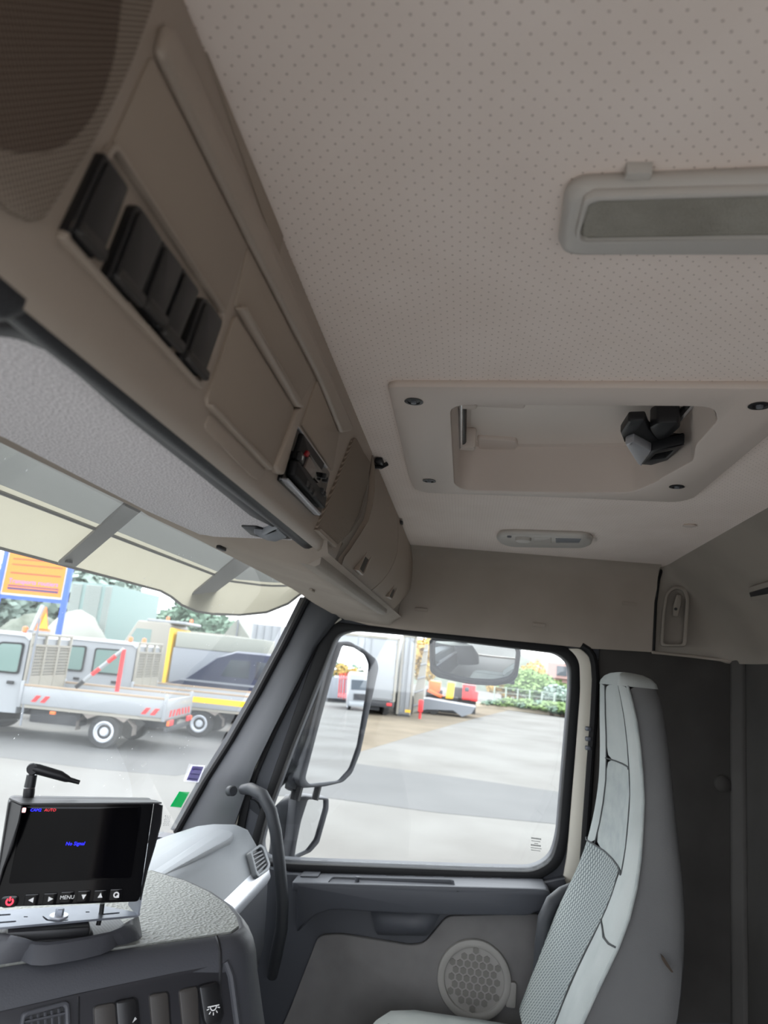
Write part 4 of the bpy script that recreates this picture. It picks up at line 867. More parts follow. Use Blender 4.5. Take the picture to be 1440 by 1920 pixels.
# ------------------------------------------------------------------ grab handles
gh = [onX(x, y, X) for x, y, X in ((456, 1480, 2.09), (470, 1479, 2.04), (492, 1490, 2.01), (508, 1520, 2.0), (517, 1560, 2.0), (524, 1620, 2.0), (530, 1690, 2.0), (528, 1740, 2.0), (518, 1790, 2.02), (510, 1830, 2.05))]
mb = MB(); mb.tube(gh, [.014] + [.0165] * 8 + [.014], 14)
tag(obj('grab_bar', mb, 'pillar', smooth=70), 'long grey curved grab bar in front of the passenger door', 'grab bar')
sb = [onX(x, y, X) for x, y, X in ((1075, 1668, 1.99), (1056, 1676, 1.97), (1036, 1692, 1.96), (1022, 1722, 1.95), (1016, 1770, 1.95), (1010, 1850, 1.95), (1002, 1960, 1.95))]
mb = MB(); mb.tube(sb, .0175, 14)
tag(obj('grab_rail', mb, 'pillar', smooth=70), 'dark bent tube rail between door and passenger seat', 'rail')

# ------------------------------------------------------------------ passenger seat
seat = thing('passenger_seat', 'light grey cloth passenger seat with dotted centre panel', 'seat', (1.72, -.2, ZF))
XC = 1.72
def hw(z):
    pts = [(.02, .075), (-.01, .115), (-.06, .135), (-.15, .145), (-.25, .16), (-.33, .19), (-.42, .225), (-.52, .245), (-.70, .25), (-.8, .25)]
    if z >= pts[0][0]: return pts[0][1]
    for (a, b), (c_, d_) in zip(pts, pts[1:]):
        if z >= c_: return b + (d_ - b) * (a - z) / (a - c_)
    return pts[-1][1]
def sil(px, side):
    out = []
    for (x0, y0), (x1, y1) in zip(px, px[1:]):
        for k in range(6):
            x, y = x0 + (x1 - x0) * k / 6, y0 + (y1 - y0) * k / 6; X = XC
            for _ in range(6):
                p = onX(x, y, X); X = XC + side * hw(p.z)
            out.append((p.z, p.y))
    return sorted(out, reverse=True)
def at(tab, z):
    if z >= tab[0][0]: return tab[0][1]
    for (a, b), (c_, d_) in zip(tab, tab[1:]):
        if z >= c_: return b + (d_ - b) * (a - z) / max(1e-9, a - c_)
    return tab[-1][1] + (z - tab[-1][0]) * -.35
nearf = sil([(1178, 1288), (1192, 1340), (1203, 1420), (1208, 1500), (1203, 1600), (1192, 1680), (1172, 1750), (1140, 1820), (1108, 1880), (1080, 1950)], -1)
farf = sil([(1142, 1283), (1130, 1320), (1127, 1400), (1122, 1480), (1112, 1550), (1095, 1615), (1068, 1670), (1046, 1720), (1036, 1780), (1030, 1850), (1030, 1950)], 1)
nearb = sil([(1225, 1285), (1240, 1320), (1252, 1400), (1262, 1490), (1270, 1570), (1282, 1660), (1287, 1730), (1285, 1820), (1280, 1950)], -1)
zs = [.0, -.03, -.07, -.12, -.17, -.22, -.27, -.32, -.37, -.42, -.47, -.53, -.60, -.68, -.78]
def seatrow(z, grow=0):
    w_ = hw(z); yn, yf, yb = at(nearf, z), at(farf, z), at(nearb, z)
    yf = max(yf, yn - .01)
    if z > -.05: yf = yn + .01
    pts = []
    for t, bulge in ((-1, 0), (-.93, .014), (-.80, .018), (-.62, .010), (-.35, .0), (0, -.003), (.35, .0), (.62, .012), (.80, .022), (.93, .018), (1, 0)):
        bulge *= max(.25, 1 - max(0, -z - .40) * 2.2)
        y = yn + (yf - yn) * (.5 + t * .5) * (0.55 if z > -.5 else .40) + bulge
        pts.append((XC + t * w_, y, z))
    return pts, yb
front, back = [], []
for z in zs:
    f_, yb = seatrow(z); front.append(f_); back.append([(XC - hw(z), yb, z), (XC - hw(z) * .8, yb - .012, z), (XC, yb - .02, z), (XC + hw(z) * .8, yb - .012, z), (XC + hw(z), yb, z)])
def cols(rows, a, b): return [r[a:b] for r in rows]
fr2 = [front[0]] + front
ring = [V(p) for p in front[0]] + [V(p) for p in reversed(back[0])]; rc = sum(ring, V((0, 0, 0))) / len(ring)
mb = MB(); mb.loft([ring] + [[rc + (p - rc) * k + V((0, 0, dz)) for p in ring] for k, dz in ((.95, .010), (.80, .020), (.55, .027), (.25, .030), (.02, .031))], closed=True); obj('headrest_cap', mb, 'seat', seat, smooth=70)
fr2 = front
mb = MB(); mb.loft(cols(fr2, 0, 4)); mb.loft(cols(fr2[:9], 7, 11)); mb.loft(cols(fr2[8:], 3, 5)); bo = obj('bolster', mb, 'seat', seat, smooth=60, subsurf=1)
mb = MB(); mb.loft(cols(fr2[:5], 3, 8)); obj('headrest_panel', mb, 'seat', seat, smooth=60, subsurf=1)
mb = MB(); mb.loft(cols(fr2[4:9], 3, 8)); obj('ribbed_panel', mb, 'seatmid', seat, smooth=60, subsurf=1)
mb = MB(); mb.loft(cols(fr2[8:], 4, 11)); obj('centre_panel', mb, 'seatdots', seat, smooth=60, subsurf=1)
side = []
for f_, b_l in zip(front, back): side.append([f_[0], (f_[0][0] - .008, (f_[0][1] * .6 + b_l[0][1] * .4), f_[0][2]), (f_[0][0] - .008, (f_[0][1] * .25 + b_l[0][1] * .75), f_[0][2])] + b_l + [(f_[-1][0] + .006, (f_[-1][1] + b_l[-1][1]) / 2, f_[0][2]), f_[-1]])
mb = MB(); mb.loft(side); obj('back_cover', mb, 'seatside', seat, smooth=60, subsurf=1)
mb = MB(); mb.tube([V(f_[0]) + V((-.003, .002, 0)) for f_ in fr2], .0035, 6); obj('piping', mb, 'seatmid', seat, smooth=70)
mb = MB()
for r_, a, b in ((4, 3, 8), (8, 3, 11), (10, 0, 5)): mb.tube([V(p) + V((0, .003, 0)) for p in fr2[r_][a:b]], .0018, 6)
for c_, a, b in ((3, 0, 9), (7, 0, 9), (4, 8, 15)): mb.tube([V(f_[c_]) + V((0, .001, 0)) for f_ in fr2[a:b]], .0018, 6)
obj('stitched_seam', mb, 'seam', seat)
f = Frame((XC - .262, 0, 0), (-1, 0, 0), (0, -1, 0)); mb = MB()
mb.plate(f, [f.pxs([(1240, 1790), (1246, 1796), (1252, 1806), (1262, 1822), (1258, 1822), (1248, 1810), (1242, 1800)])], -.006, .003); tag(obj('stain', mb, 'stain', seat, smooth=0), 'small brown stain')
# cushion and base
rows = []
for k, (z, g) in enumerate(((-.95, .0), (-.89, .012), (-.845, .008), (-.82, -.012), (-.813, -.05))):
    pl = []
    for (x, y) in ((1.47, -.34), (1.47, -.1), (1.475, .06), (1.50, .12), (1.56, .15), (1.72, .16), (1.88, .15), (1.94, .12), (1.965, .06), (1.97, -.1), (1.97, -.34)):
        pl.append((XC + (x - XC) * (1 + g * 4), -.05 + (y + .05) * (1 + g * 4), z))
    rows.append(pl)
mb = MB(); mb.loft(rows, closed=True, caps=True); cu_o = obj('cushion', mb, 'seat', seat, smooth=60)
for xx in (1.60, 1.84):
    mb = MB(); mb.tube([(xx, .15, -.835), (xx, .11, -.812), (xx, .0, -.811), (xx, -.25, -.811)], .0025, 6); obj('cushion_seam', mb, 'seam', cu_o)
mb = MB(); mb.bx(1.52, 1.92, -.32, .05, ZF, -.93, .03); obj('seat_base', mb, 'black', seat)
# ================================================================== OUTSIDE THE CAB
# ------------------------------------------------------------------ exterior sun visor
EO, EN = V((0, .56, .235)), V((0, .099, .30))
def ev(x, y, d=0): p = wpx(x, y, EO, EN); return p + EN.normalized() * d
ext = thing('exterior_sun_visor', 'cream translucent sun visor mounted outside above the windscreen', 'sun visor', (1.3, .6, .14))
botp = [V((.15, .861, .136)), V((.6, .861, .136)), ev(-260, 955), ev(-120, 993), ev(0, 1027), ev(65, 1044), ev(130, 1062), ev(215, 1084), ev(300, 1107), onX(320, 1118, 1.99), onX(340, 1134, 2.06), onX(368, 1146, 2.14), onX(400, 1151, 2.20), onX(450, 1153, 2.24), onX(500, 1148, 2.27), onX(540, 1132, 2.29), onX(575, 1105, 2.30)]
n_ = len(botp); rows = [[], [], [], [], []]
for i, p in enumerate(botp):
    k = max(0, (i - 9) / (n_ - 10))
    tp = V((p.x, .665 - .16 * k, .192 + .05 * k)); tp = V((p.x, min(tp.y, p.y - .02) if k < .8 else p.y - .01, tp.z))
    for j in range(5):
        t = j / 4; q = p.lerp(tp, t); q.z += .012 * math.sin(math.pi * t); rows[j].append(q)
mb = MB(); mb.loft(rows)
obj('visor_sheet', mb, 'evisor', ext, smooth=60)
mb = MB(); mb.loft([[q + V((0, -.001, -.001)) for q in rows[4]], [V((q.x, q.y - .06, q.z + .032)) for q in rows[4]], [V((q.x, q.y - .115, q.z + .052)) for q in rows[4]]]); obj('haze_strip', mb, 'gap_haze', ext)  # grey sheet added for the hazy reflection in the gap above the visor
mb = MB(); mb.tube([q.lerp(r_, .6) + V((0, 0, -.004)) for q, r_ in zip(rows[3], rows[4])], .0035, 6); obj('sheet_fold', mb, 'strap', ext)
mb = MB(); mb.tube([q for q in rows[0]], .004, 8); obj('edge_bead', mb, 'strap', ext)
for q in ([(236, 945), (276, 950), (142, 1064), (108, 1058)], [(444, 1046), (484, 1052), (360, 1144), (336, 1134)]):
    P = [wpx(x, y, EO + V((0, 0, -.014)), EN) for x, y in q]; mb = MB(); mb.prism(P, (0, 0, .008), .002); s_ = obj('support_arm', mb, 'strap', ext)
    c = wpx((q[2][0] + q[3][0]) / 2 + 4, q[2][1] - 12, EO + V((0, 0, -.016)), EN); mb = MB(); mb.lathe([(0, 0), (.008, 0), (.007, .006), (0, .006)], Matrix.Translation(c - V((0, 0, .004))), 10); obj('bolt', mb, 'black', s_)
# ------------------------------------------------------------------ mirrors
MX = 2.46
mc = onX(640, 1345, MX); d_in = ray(645, 1285).normalized(); d_out = V((.10, -1, .0)).normalized(); mn = (d_out - d_in).normalized()
FMm = Frame(mc, mn, V((mn.y, -mn.x, 0)) if V((mn.y, -mn.x, 0)).dot(rX * 0 + V((0, -1, 0))) > 0 else V((-mn.y, mn.x, 0)))
wm = thing('wing_mirror', 'tall grey wing mirror on its arm outside the passenger window', 'mirror', onX(540, 1480, MX))
g1 = [(642, 1210), (664, 1214), (686, 1228), (694, 1246), (688, 1305), (672, 1398), (657, 1441), (636, 1464), (581, 1470), (572, 1460), (595, 1372), (624, 1264)]
h1 = [(630, 1203), (655, 1202), (682, 1216), (706, 1236), (710, 1252), (696, 1316), (676, 1410), (660, 1450), (643, 1467), (609, 1475), (566, 1478), (558, 1466), (585, 1372), (612, 1264)]
mb = MB(); mb.plate(FMm, [rnd(FMm.pxs(h1), .012), rnd(FMm.pxs(g1), .012)], -.05, .004, .006); obj('housing_rim', mb, 'housing', wm)
mb = MB(); mb.plate(FMm, [rnd(FMm.pxs(g1), .012)], -.012, -.004); obj('mirror_glass', mb, 'mirror', wm, smooth=0)
hb_ = [(626, 1202), (655, 1202), (700, 1240), (690, 1330), (640, 1466), (566, 1478), (546, 1442), (552, 1390), (590, 1270)]
mb = MB(); r0 = FMm.pxs(h1); cu_, cv_ = sum(a for a, b in r0) / len(r0), sum(b for a, b in r0) / len(r0)
rr = [[FMm.w(cu_ + (a - cu_) * k, cv_ + (b - cv_) * k, d) for a, b in r0] for d, k in ((-.02, 1.0), (-.055, .97), (-.085, .85), (-.10, .6))]
mb.loft(rr, closed=True, caps=True); obj('housing_back', mb, 'housing', wm, smooth=60)
def mw(x, y, d): return FMm.w(*FMm.px(x, y, d), d)
mb = MB(); mb.tube([mw(618, 1215, -.05), mw(585, 1300, -.05), mw(566, 1380, -.05), mw(556, 1445, -.05), mw(545, 1480, -.04)], [.02, .035, .035, .032, .02], 12); obj('mirror_stem', mb, 'housing', wm, smooth=70)
mb = MB(); mb.tube([mw(552, 1430, -.05), onX(520, 1462, 2.36), onX(488, 1500, 2.2), onX(470, 1518, 2.14)], [.03, .026, .024, .03], 12); obj('mirror_arm', mb, 'pillar', wm, smooth=70)
mb = MB(); mb.tube([mw(598, 1468, -.02), mw(590, 1500, -.02)], .012, 8); mb.tube([mw(560, 1470, -.03), mw(552, 1500, -.03)], .018, 8); obj('joint', mb, 'black', wm)
mc2 = onX(580, 1550, MX); mn2 = (V((.12, -1, -.34)).normalized() - ray(580, 1550).normalized()).normalized()
FM2 = Frame(mc2, mn2, V((mn2.y, -mn2.x, 0)) if -V((mn2.y, -mn2.x, 0)).y > 0 else V((-mn2.y, mn2.x, 0)))
w2m = thing('wide_angle_mirror', 'small lower mirror hung below the tall wing mirror', 'mirror', mc2 + V((0, 0, -.08)))
g2 = [(577, 1499), (609, 1500), (609, 1515), (592, 1574), (577, 1594), (552, 1606), (556, 1580), (564, 1540)]
h2 = [(556, 1494), (574, 1492), (616, 1496), (616, 1516), (598, 1580), (582, 1598), (548, 1613), (540, 1612), (548, 1570)]
mb = MB(); mb.plate(FM2, [rnd(FM2.pxs(h2), .008), rnd(FM2.pxs(g2), .008)], -.04, .004, .005); obj('housing_rim', mb, 'housing', w2m)
mb = MB(); mb.plate(FM2, [rnd(FM2.pxs(g2), .008)], -.012, -.004); obj('mirror_glass', mb, 'mirror', w2m, smooth=0)
rows = []
for x0, x1, y in ((552, 596, 1494), (534, 590, 1512), (526, 584, 1540), (524, 575, 1570), (526, 562, 1596), (530, 552, 1612)):
    a, b = FM2.w(*FM2.px(x0, y, -.05), -.05), FM2.w(*FM2.px(x1, y, -.02), -.02); m_ = (a + b) / 2 + V((0, .07, 0)); m2 = a + V((-.0, .03, 0)); rows.append([b, a, m2, m_, b + V((0, .05, 0))])
mb = MB(); mb.loft(rows, closed=True, caps=True); obj('housing_back', mb, 'housing', w2m, smooth=60)
# kerb mirror over the window
kc = onX(890, 1245, 2.35); kn = (V((-.25, .1, -1)).normalized() - ray(890, 1245).normalized()).normalized()
kn = V((-.93, .10, -.30)).normalized()
FK = Frame(kc, kn, (0, -1, 0))
km = thing('kerb_mirror', 'rounded convex kerb mirror hanging above the passenger window', 'mirror', kc + V((0, 0, -.06)))
ko = [(805, 1200), (812, 1194), (890, 1196), (972, 1208), (977, 1222), (971, 1268), (960, 1280), (930, 1286), (880, 1283), (820, 1270), (806, 1258)]
ki = [(812, 1204), (820, 1202), (890, 1204), (964, 1214), (969, 1224), (964, 1262), (954, 1273), (925, 1278), (880, 1275), (826, 1263), (813, 1252)]
mb = MB(); mb.plate(FK, [rnd(FK.pxs(ko), .01), rnd(FK.pxs(ki), .01)], -.03, .006, .005); obj('mirror_rim', mb, 'housing', km)
ku = FK.pxs(ki); a0, a1, b0_, b1_ = min(a for a, b in ku), max(a for a, b in ku), min(b for a, b in ku), max(b for a, b in ku)
mb = MB(); rows = []
for j in range(13):
    v = b0_ + (b1_ - b0_) * j / 12; rows.append([FK.w(a0 + (a1 - a0) * i / 20, v, -.001 - .016 * ((i / 10 - 1) ** 2 + .55 * (j / 6 - 1) ** 2) * .6) for i in range(21)])
mb.loft(rows); obj('mirror_glass', mb, 'mirror', km, smooth=180)
mb = MB(); mb.plate(FK, [rnd(FK.pxs(ko), .01)], -.06, -.03, .012); obj('mirror_back', mb, 'housing', km)
mb = MB(); mb.tube([FK.w(*FK.px(890, 1200, -.03), -.03), V((2.33, kc.y, .16)), V((2.2, kc.y, .22))], .012, 8); obj('mirror_bracket', mb, 'black', km)

# ------------------------------------------------------------------ ground
def sub_plane(x0, x1, y0, y1, z, n=2):
    m_ = MB(); m_.loft([[(x0 + (x1 - x0) * i / n, y0 + (y1 - y0) * j / n, z) for i in range(n + 1)] for j in range(n + 1)]); return m_
struct('ground', sub_plane(-60, 140, -160, 120, ZG), 'concrete', 'pale concrete yard')
def strip(name, pts, m, label, z): mb = MB(); mb.prism([V((p.x, p.y, z - .02)) for p in pts], (0, 0, .02)); return struct(name, mb, m, label, smooth=0)
strip('road_1', [onZ(*p, ZG) for p in ((430, 1440), (560, 1432), (660, 1431), (860, 1458), (1055, 1486), (1200, 1508), (1180, 1560), (1040, 1545), (820, 1524), (620, 1497), (480, 1490))], 'asphalt', 'grey asphalt strip across the concrete', ZG + .006)
strip('road_2', [onZ(*p, ZG) for p in ((-200, 1370), (0, 1372), (500, 1372), (640, 1366), (500, 1420), (330, 1455), (180, 1442), (0, 1420), (-200, 1390))], 'asphalt', 'grey asphalt below the parked trucks', ZG + .004)
strip('path', [onZ(*p, ZG) for p in ((560, 1352), (700, 1326), (900, 1318), (960, 1330), (880, 1350), (780, 1378), (640, 1420), (560, 1420))], 'sand', 'sandy ground beside the trailers', ZG + .003)

# ------------------------------------------------------------------ vehicles
def heading(px, py, hx_, hy_, off=(0, 0)):
    """local frame: x forward, y left, z up, standing on the ground at a point"""
    h = V((hx_, hy_, 0)).normalized(); l = V((-h.y, h.x, 0))
    o = V((px, py, ZG)) + h * off[0] + l * off[1]
    return Matrix(((h.x, l.x, 0, o.x), (h.y, l.y, 0, o.y), (0, 0, 1, o.z), (0, 0, 0, 1)))
def wheel(par, x, y, r=.34, w=.22, rim=True):
    rot = Matrix.Rotation(-math.pi / 2 if y > 0 else math.pi / 2, 4, 'X'); mt = Matrix.Translation((x, y, r)) @ rot
    mb = MB(); mb.lathe([(0, -w / 2), (r * .9, -w / 2), (r, -w / 3), (r, w / 3), (r * .93, w / 2), (r * .66, w / 2), (r * .62, w / 2 - .04), (0, w / 2 - .04)], mt, 28); wh = obj('wheel', mb, 'tyre', par)
    if rim:
        mb = MB(); mb.lathe([(r * .64, w / 2 - .05), (r * .64, w / 2 + .005), (r * .58, w / 2 + .01), (r * .52, w / 2 - .03), (r * .30, w / 2 - .06), (r * .26, w / 2 - .01), (r * .2, w / 2 + .02), (0, w / 2 + .02)], mt, 28); obj('rim', mb, 'rim', wh)
    return wh
def beacon(par, x, y, z):
    mb = MB(); mb.lathe([(0, z), (.045, z), (.045, z + .03), (0, z + .03)], Matrix.Translation((x, y, 0)), 12); b = obj('beacon_base', mb, 'black', par)
    mb = MB(); mb.lathe([(0, z + .03), (.06, z + .03), (.06, z + .12), (.04, z + .15), (0, z + .16)], Matrix.Translation((x, y, 0)), 14); obj('beacon', mb, 'beacon', b)
def chevrons(par, x0, x1, z0, z1, y, n, lean, m='redp'):
    for k in range(n):
        a = x0 + (x1 - x0) * k / n; w_ = (x1 - x0) / n * .5
        mb = MB(); mb.prism([(a, y, z0), (a + w_, y, z0), (a + w_ + lean, y, z1), (a + lean, y, z1)], (0, .006, 0)); obj('red_mark', mb, m, par, smooth=0)
def dropside(name, label, M4, crew, rear, front, stripe=None, mast=False, back_marks=True, group=None):
    CTX[0] = M4
    t = thing(name, label, 'truck', (0, 0, 0))
    W_ = 1.0; cab0 = front + .05; cab1 = cab0 + (2.9 if crew else 2.0)
    # cab as a lofted body
    prof = [(cab0, .55), (cab0, 2.16), (cab0 + .12, 2.25), (cab1 - 1.15, 2.26), (cab1 - .95, 2.18), (cab1 - .38, 1.40), (cab1 - .05, 1.12), (cab1, .85), (cab1, .50)]
    mb = MB(); mb.loft([[(x, y, z) for x, z in [(cab0 + (x_ - cab0) * k, .5 + (z_ - .5) * k2) for x_, z_ in prof]] for y, k, k2 in ((-W_ + .04, .985, .985), (-W_, 1, .96), (-W_ * .9, 1, 1), (W_ * .9, 1, 1), (W_, 1, .96), (W_ - .04, .985, .985))], closed=True, caps=True)
    cab = obj('cab', mb, 'white', t, smooth=40)
    for sy in (1, -1):
        y = sy * (W_ - .015)
        wins = [(cab0 + .10, cab0 + 1.05)] if not crew else [(cab1 - 1.55, cab1 - .62), (cab0 + .32, cab0 + 1.12)]
        for (a, b) in wins:
            f = Frame((0, y + sy * .012, 0), (0, sy, 0), (-sy, 0, 0)); pts = [(a, 1.36), (b, 1.36), (b - (.42 if b > cab1 - 1 else 0), 2.02), (a, 2.04)]
            pts = [(-p * sy, q) for p, q in pts]; 
            mb = MB(); mb.plate(f, [rnd(pts, .07)], -.02, .004); wn = obj('side_window', mb, 'rubber', cab); c_ = V((sum(p for p, q in pts) / 4, sum(q for p, q in pts) / 4))
            mb = MB(); mb.plate(f, [rnd([tuple(c_ + (V(p) - c_) * .88) for p in pts], .06)], -.01, .008); obj('pane', mb, 'cabglass', wn)
        for a in ([cab0 + .16] if not crew else [cab1 - 1.5, cab0 + .38]):
            mb = MB(); mb.bx(a, a + .16, y + sy * .0, y + sy * .035, 1.14, 1.21, .01); obj('door_handle', mb, 'black', cab)
    mb = MB(); mb.prism([(cab1 - .93, -.86, 2.12), (cab1 - .93, .86, 2.12), (cab1 - .40, .88, 1.44), (cab1 - .40, -.88, 1.44)], (.04, 0, .03)); obj('windscreen', mb, 'darkglass', cab)
    mb = MB(); mb.bx(cab1 - .02, cab1 + .06, -.9, .9, .38, .62, .03); obj('bumper', mb, 'greyp', t)
    # chassis, wheels, mudguards
    mb = MB(); mb.bx(rear + .1, cab1 - .3, -.42, .42, .48, .72); mb.bx(.6, front - .2, .45, .85, .38, .66, .03); mb.bx(.6, front - .2, -.85, -.45, .38, .66, .03); obj('chassis', mb, 'chassis', t)
    for x in (0, cab1 - .85):
        for sy in (1, -1): wheel(t, x, sy * .87, .345, .24)
    for sy in (1, -1):
        mb = MB(); pts = [(.62 * math.cos(math.radians(a)) * (1.05 if a in (20, 160) else 1), .36 + .44 * math.sin(math.radians(a))) for a in (-5, 20, 45, 70, 90, 110, 135, 160, 185)]
        mb.loft([[(p, sy * .72, q) for p, q in pts], [(p, sy * 1.0, q) for p, q in pts]]); mb.prism([(-.65, sy * .98, .80), (.65, sy * .98, .80), (.40, sy * .98, .58), (.22, sy * .98, .66), (0, sy * .98, .70), (-.22, sy * .98, .66), (-.40, sy * .98, .58)], (0, sy * .012, 0)); obj('mudguard', mb, 'mud', t)
    # bed
    mb = MB(); mb.bx(rear, front, -W_, W_, .68, .76); obj('bed_floor', mb, 'offwhite', t)
    for sy in (1, -1):
        mb = MB(); mb.bx(rear + .02, front - .02, sy * W_ - .02, sy * W_ + .02, .75, 1.14, .008); sd = obj('bed_side', mb, 'white', t)
        mb = MB(); mb.bx(rear + .02, front - .02, sy * W_ - .025, sy * W_ + .025, 1.13, 1.18, .008); obj('side_rail', mb, 'wood', sd)
        yy = sy * (W_ + .022) - (0 if sy > 0 else .006)
        if stripe:
            mb = MB(); mb.bx(rear + .02, front - .02, sy * (W_ + .022) - .004, sy * (W_ + .022) + .004, .88, 1.02); obj('yellow_band', mb, 'yellow', sd, smooth=0)
        else:
            chevrons(sd, front - .55, front - .15, .82, .96, yy, 2, -.10); chevrons(sd, rear + .2, rear + .6, .80, .94, yy, 2, -.10)
        for x in (rear + .0, front):
            mb = MB(); mb.bx(x - .035, x + .035, sy * W_ - .035, sy * W_ + .04, .68, 1.24, .008); obj('corner_post', mb, 'white', t)
    mb = MB(); mb.bx(rear - .03, rear + .01, -W_ + .03, W_ - .03, .72, 1.14, .008); tg = obj('tailgate', mb, 'white', t)
    if back_marks:
        for k in range(7):
            a = -.88 + k * .25; s_ = 1 if k < 4 else -1
            mb = MB(); mb.prism([(rear - .032, a, .76), (rear - .032, a + .11, .76), (rear - .032, a + .11 + .06 * s_, .90), (rear - .032, a + .06 * s_, .90)], (-.006, 0, 0)); obj('red_mark', mb, 'redp', tg, smooth=0)
    mb = MB(); mb.bx(rear - .08, rear - .02, -.95, .95, .46, .56, .01); bb = obj('rear_bar', mb, 'chassis', t)
    for sy in (1, -1):
        mb = MB(); mb.bx(rear - .10, rear - .06, sy * .70 - .16, sy * .70 + .16, .58, .70, .01); tl_ = obj('tail_lamp', mb, 'redp', bb)
        mb = MB(); mb.bx(rear - .105, rear - .06, sy * .90 - .03, sy * .90 + .03, .59, .69, .008); obj('indicator', mb, 'orange', tl_)
    mb = MB(); mb.bx(1.1, 1.22, W_ - .03, W_ + .02, .60, .66, .008); obj('side_marker', mb, 'orange', t)
    # headboard rack: posts, top rail, slats and mesh
    mb = MB()
    for sy in (-.96, -.32, .32, .96): mb.bx(front - .03, front + .03, sy - .03, sy + .03, .86, 2.28, .008)
    mb.bx(front - .03, front + .03, -1.0, 1.0, 2.22, 2.28, .01); mb.bx(front - .03, front + .03, -1.0, 1.0, 1.98, 2.03); mb.bx(front - .02, front + .02, -1.0, 1.0, .86, 1.34)
    rk = obj('headboard', mb, 'offwhite', t)
    mb = MB()
    for k in range(22):
        y = -.95 + 1.9 * k / 21; mb.bx(front - .008, front + .008, y - .012, y + .012, 1.34, 2.0)
    for k in range(9): z = 1.38 + k * .07; mb.bx(front - .009, front + .009, -.96, .96, z - .01, z + .01)
    tag(obj('mesh_grid', mb, 'offwhite', rk, smooth=0), None, kind='stuff')
    for y in (.6, -.5): beacon(cab, cab0 + .35, y, 2.24)
    if mast:
        mb = MB(); mb.tube([(front - .1, .98, .3), (front - .08, .99, 1.2), (front - .08, .99, 2.6)], .025, 8); obj('post', mb, 'greyp', t)
        # folding striped arm lying over the load bed
        p0, p1, p2 = V((1.1, .2, 1.15)), V((.15, .2, 2.1)), V((.15, .2, 1.15))
        for a, b, nm in ((p0, p1, 'striped_arm'), (p1, p2, 'support_leg')):
            for k in range(6):
                q0, q1 = a.lerp(b, k / 6), a.lerp(b, (k + 1) / 6); mb = MB(); mb.tube([q0, q1], .05, 8); obj(nm, mb, 'white' if k % 2 and nm == 'striped_arm' else ('black' if k == 0 and nm == 'striped_arm' else 'redp'), t)
        # triangular warning sign folded on the cab roof
        mb = MB(); mb.prism([(cab0 + .1, .0, 2.32), (cab0 + .1, .62, 2.32), (cab0 + .1, .31, 2.88)], (.03, 0, 0)); ws_ = obj('warning_triangle', mb, 'orange', t, smooth=0)
        mb = MB(); mb.prism([(cab0 + .095, .12, 2.39), (cab0 + .095, .50, 2.39), (cab0 + .095, .31, 2.74)], (-.01, 0, 0)); obj('triangle_field', mb, 'yellow', ws_, smooth=0)
        mb = MB(); mb.tube([(cab0 + .2, .62, 2.3), (cab0 + .2, .31, 2.9)], .05, 8); mb.bx(cab0 + .05, cab0 + .3, .0, .62, 2.26, 2.33); obj('sign_frame', mb, 'white', ws_)
    CTX[0] = Matrix.Identity(4)
    return t
gA = onZ(188, 1404, ZG)
dropside('dropside_truck', 'white dropside truck with red and white folding arm on its load bed', heading(gA.x, gA.y, -.10, 1, (0, -1.0)), False, -1.25, 1.92, mast=True)
gB = onX(246, 1300, 18.6)
dropside('dropside_truck', 'white crew cab truck with a yellow band along its load bed', heading(gB.x, gB.y, -.10, 1, (-1.9, -1.0)), True, -2.6, 1.9, stripe=True, back_marks=False)
# larger lorry behind with an ochre cab back
gC = onX(318, 1190, 24.5); CTX[0] = heading(gC.x, gC.y, -.10, 1, (0, -1.1))
lc = thing('tipper_lorry', 'cream lorry cab with orange beacons standing behind the dropside trucks', 'lorry', (0, 0, 0))
mb = MB(); mb.prism([(0, -1.1, .9), (0, -1.1, 2.95), (.1, -1.1, 3.02), (1.2, -1.1, 3.0), (1.65, -1.1, 2.1), (1.8, -1.1, 1.9), (1.8, -1.1, .9)], (0, 2.2, 0), .06); lcab = obj('cab', mb, 'offwhite', lc, smooth=40)
for sy in (1, -1):
    mb = MB(); mb.prism([(.65, sy * 1.1, 2.05), (1.55, sy * 1.1, 2.05), (1.2, sy * 1.1, 2.72), (.65, sy * 1.1, 2.72)], (0, sy * .012, 0)); obj('side_window', mb, 'cabglass', lcab, smooth=0)
mb = MB(); mb.bx(-.12, .10, -1.08, 1.08, .9, 2.85, .05); obj('cab_back', mb, 'yellow', lcab)
mb = MB(); mb.bx(-.5, .9, -1.05, 1.05, 3.0, 3.1, .03); obj('roof_rack', mb, 'white', lcab)
beacon(lcab, .3, .6, 3.08); beacon(lcab, -.45, .2, 3.08)
mb = MB(); mb.bx(-3.4, -.2, -1.1, 1.1, 1.0, 2.2, .03); obj('tipper_body', mb, 'greyp', lc)
mb = MB(); mb.bx(-3.4, -.25, -1.12, 1.12, 2.2, 2.75, .04); obj('tipper_cover', mb, 'tent', lc)
for sy in (1, -1): wheel(lc, 1.1, sy * .95, .48, .3); wheel(lc, -2.4, sy * .95, .48, .3)
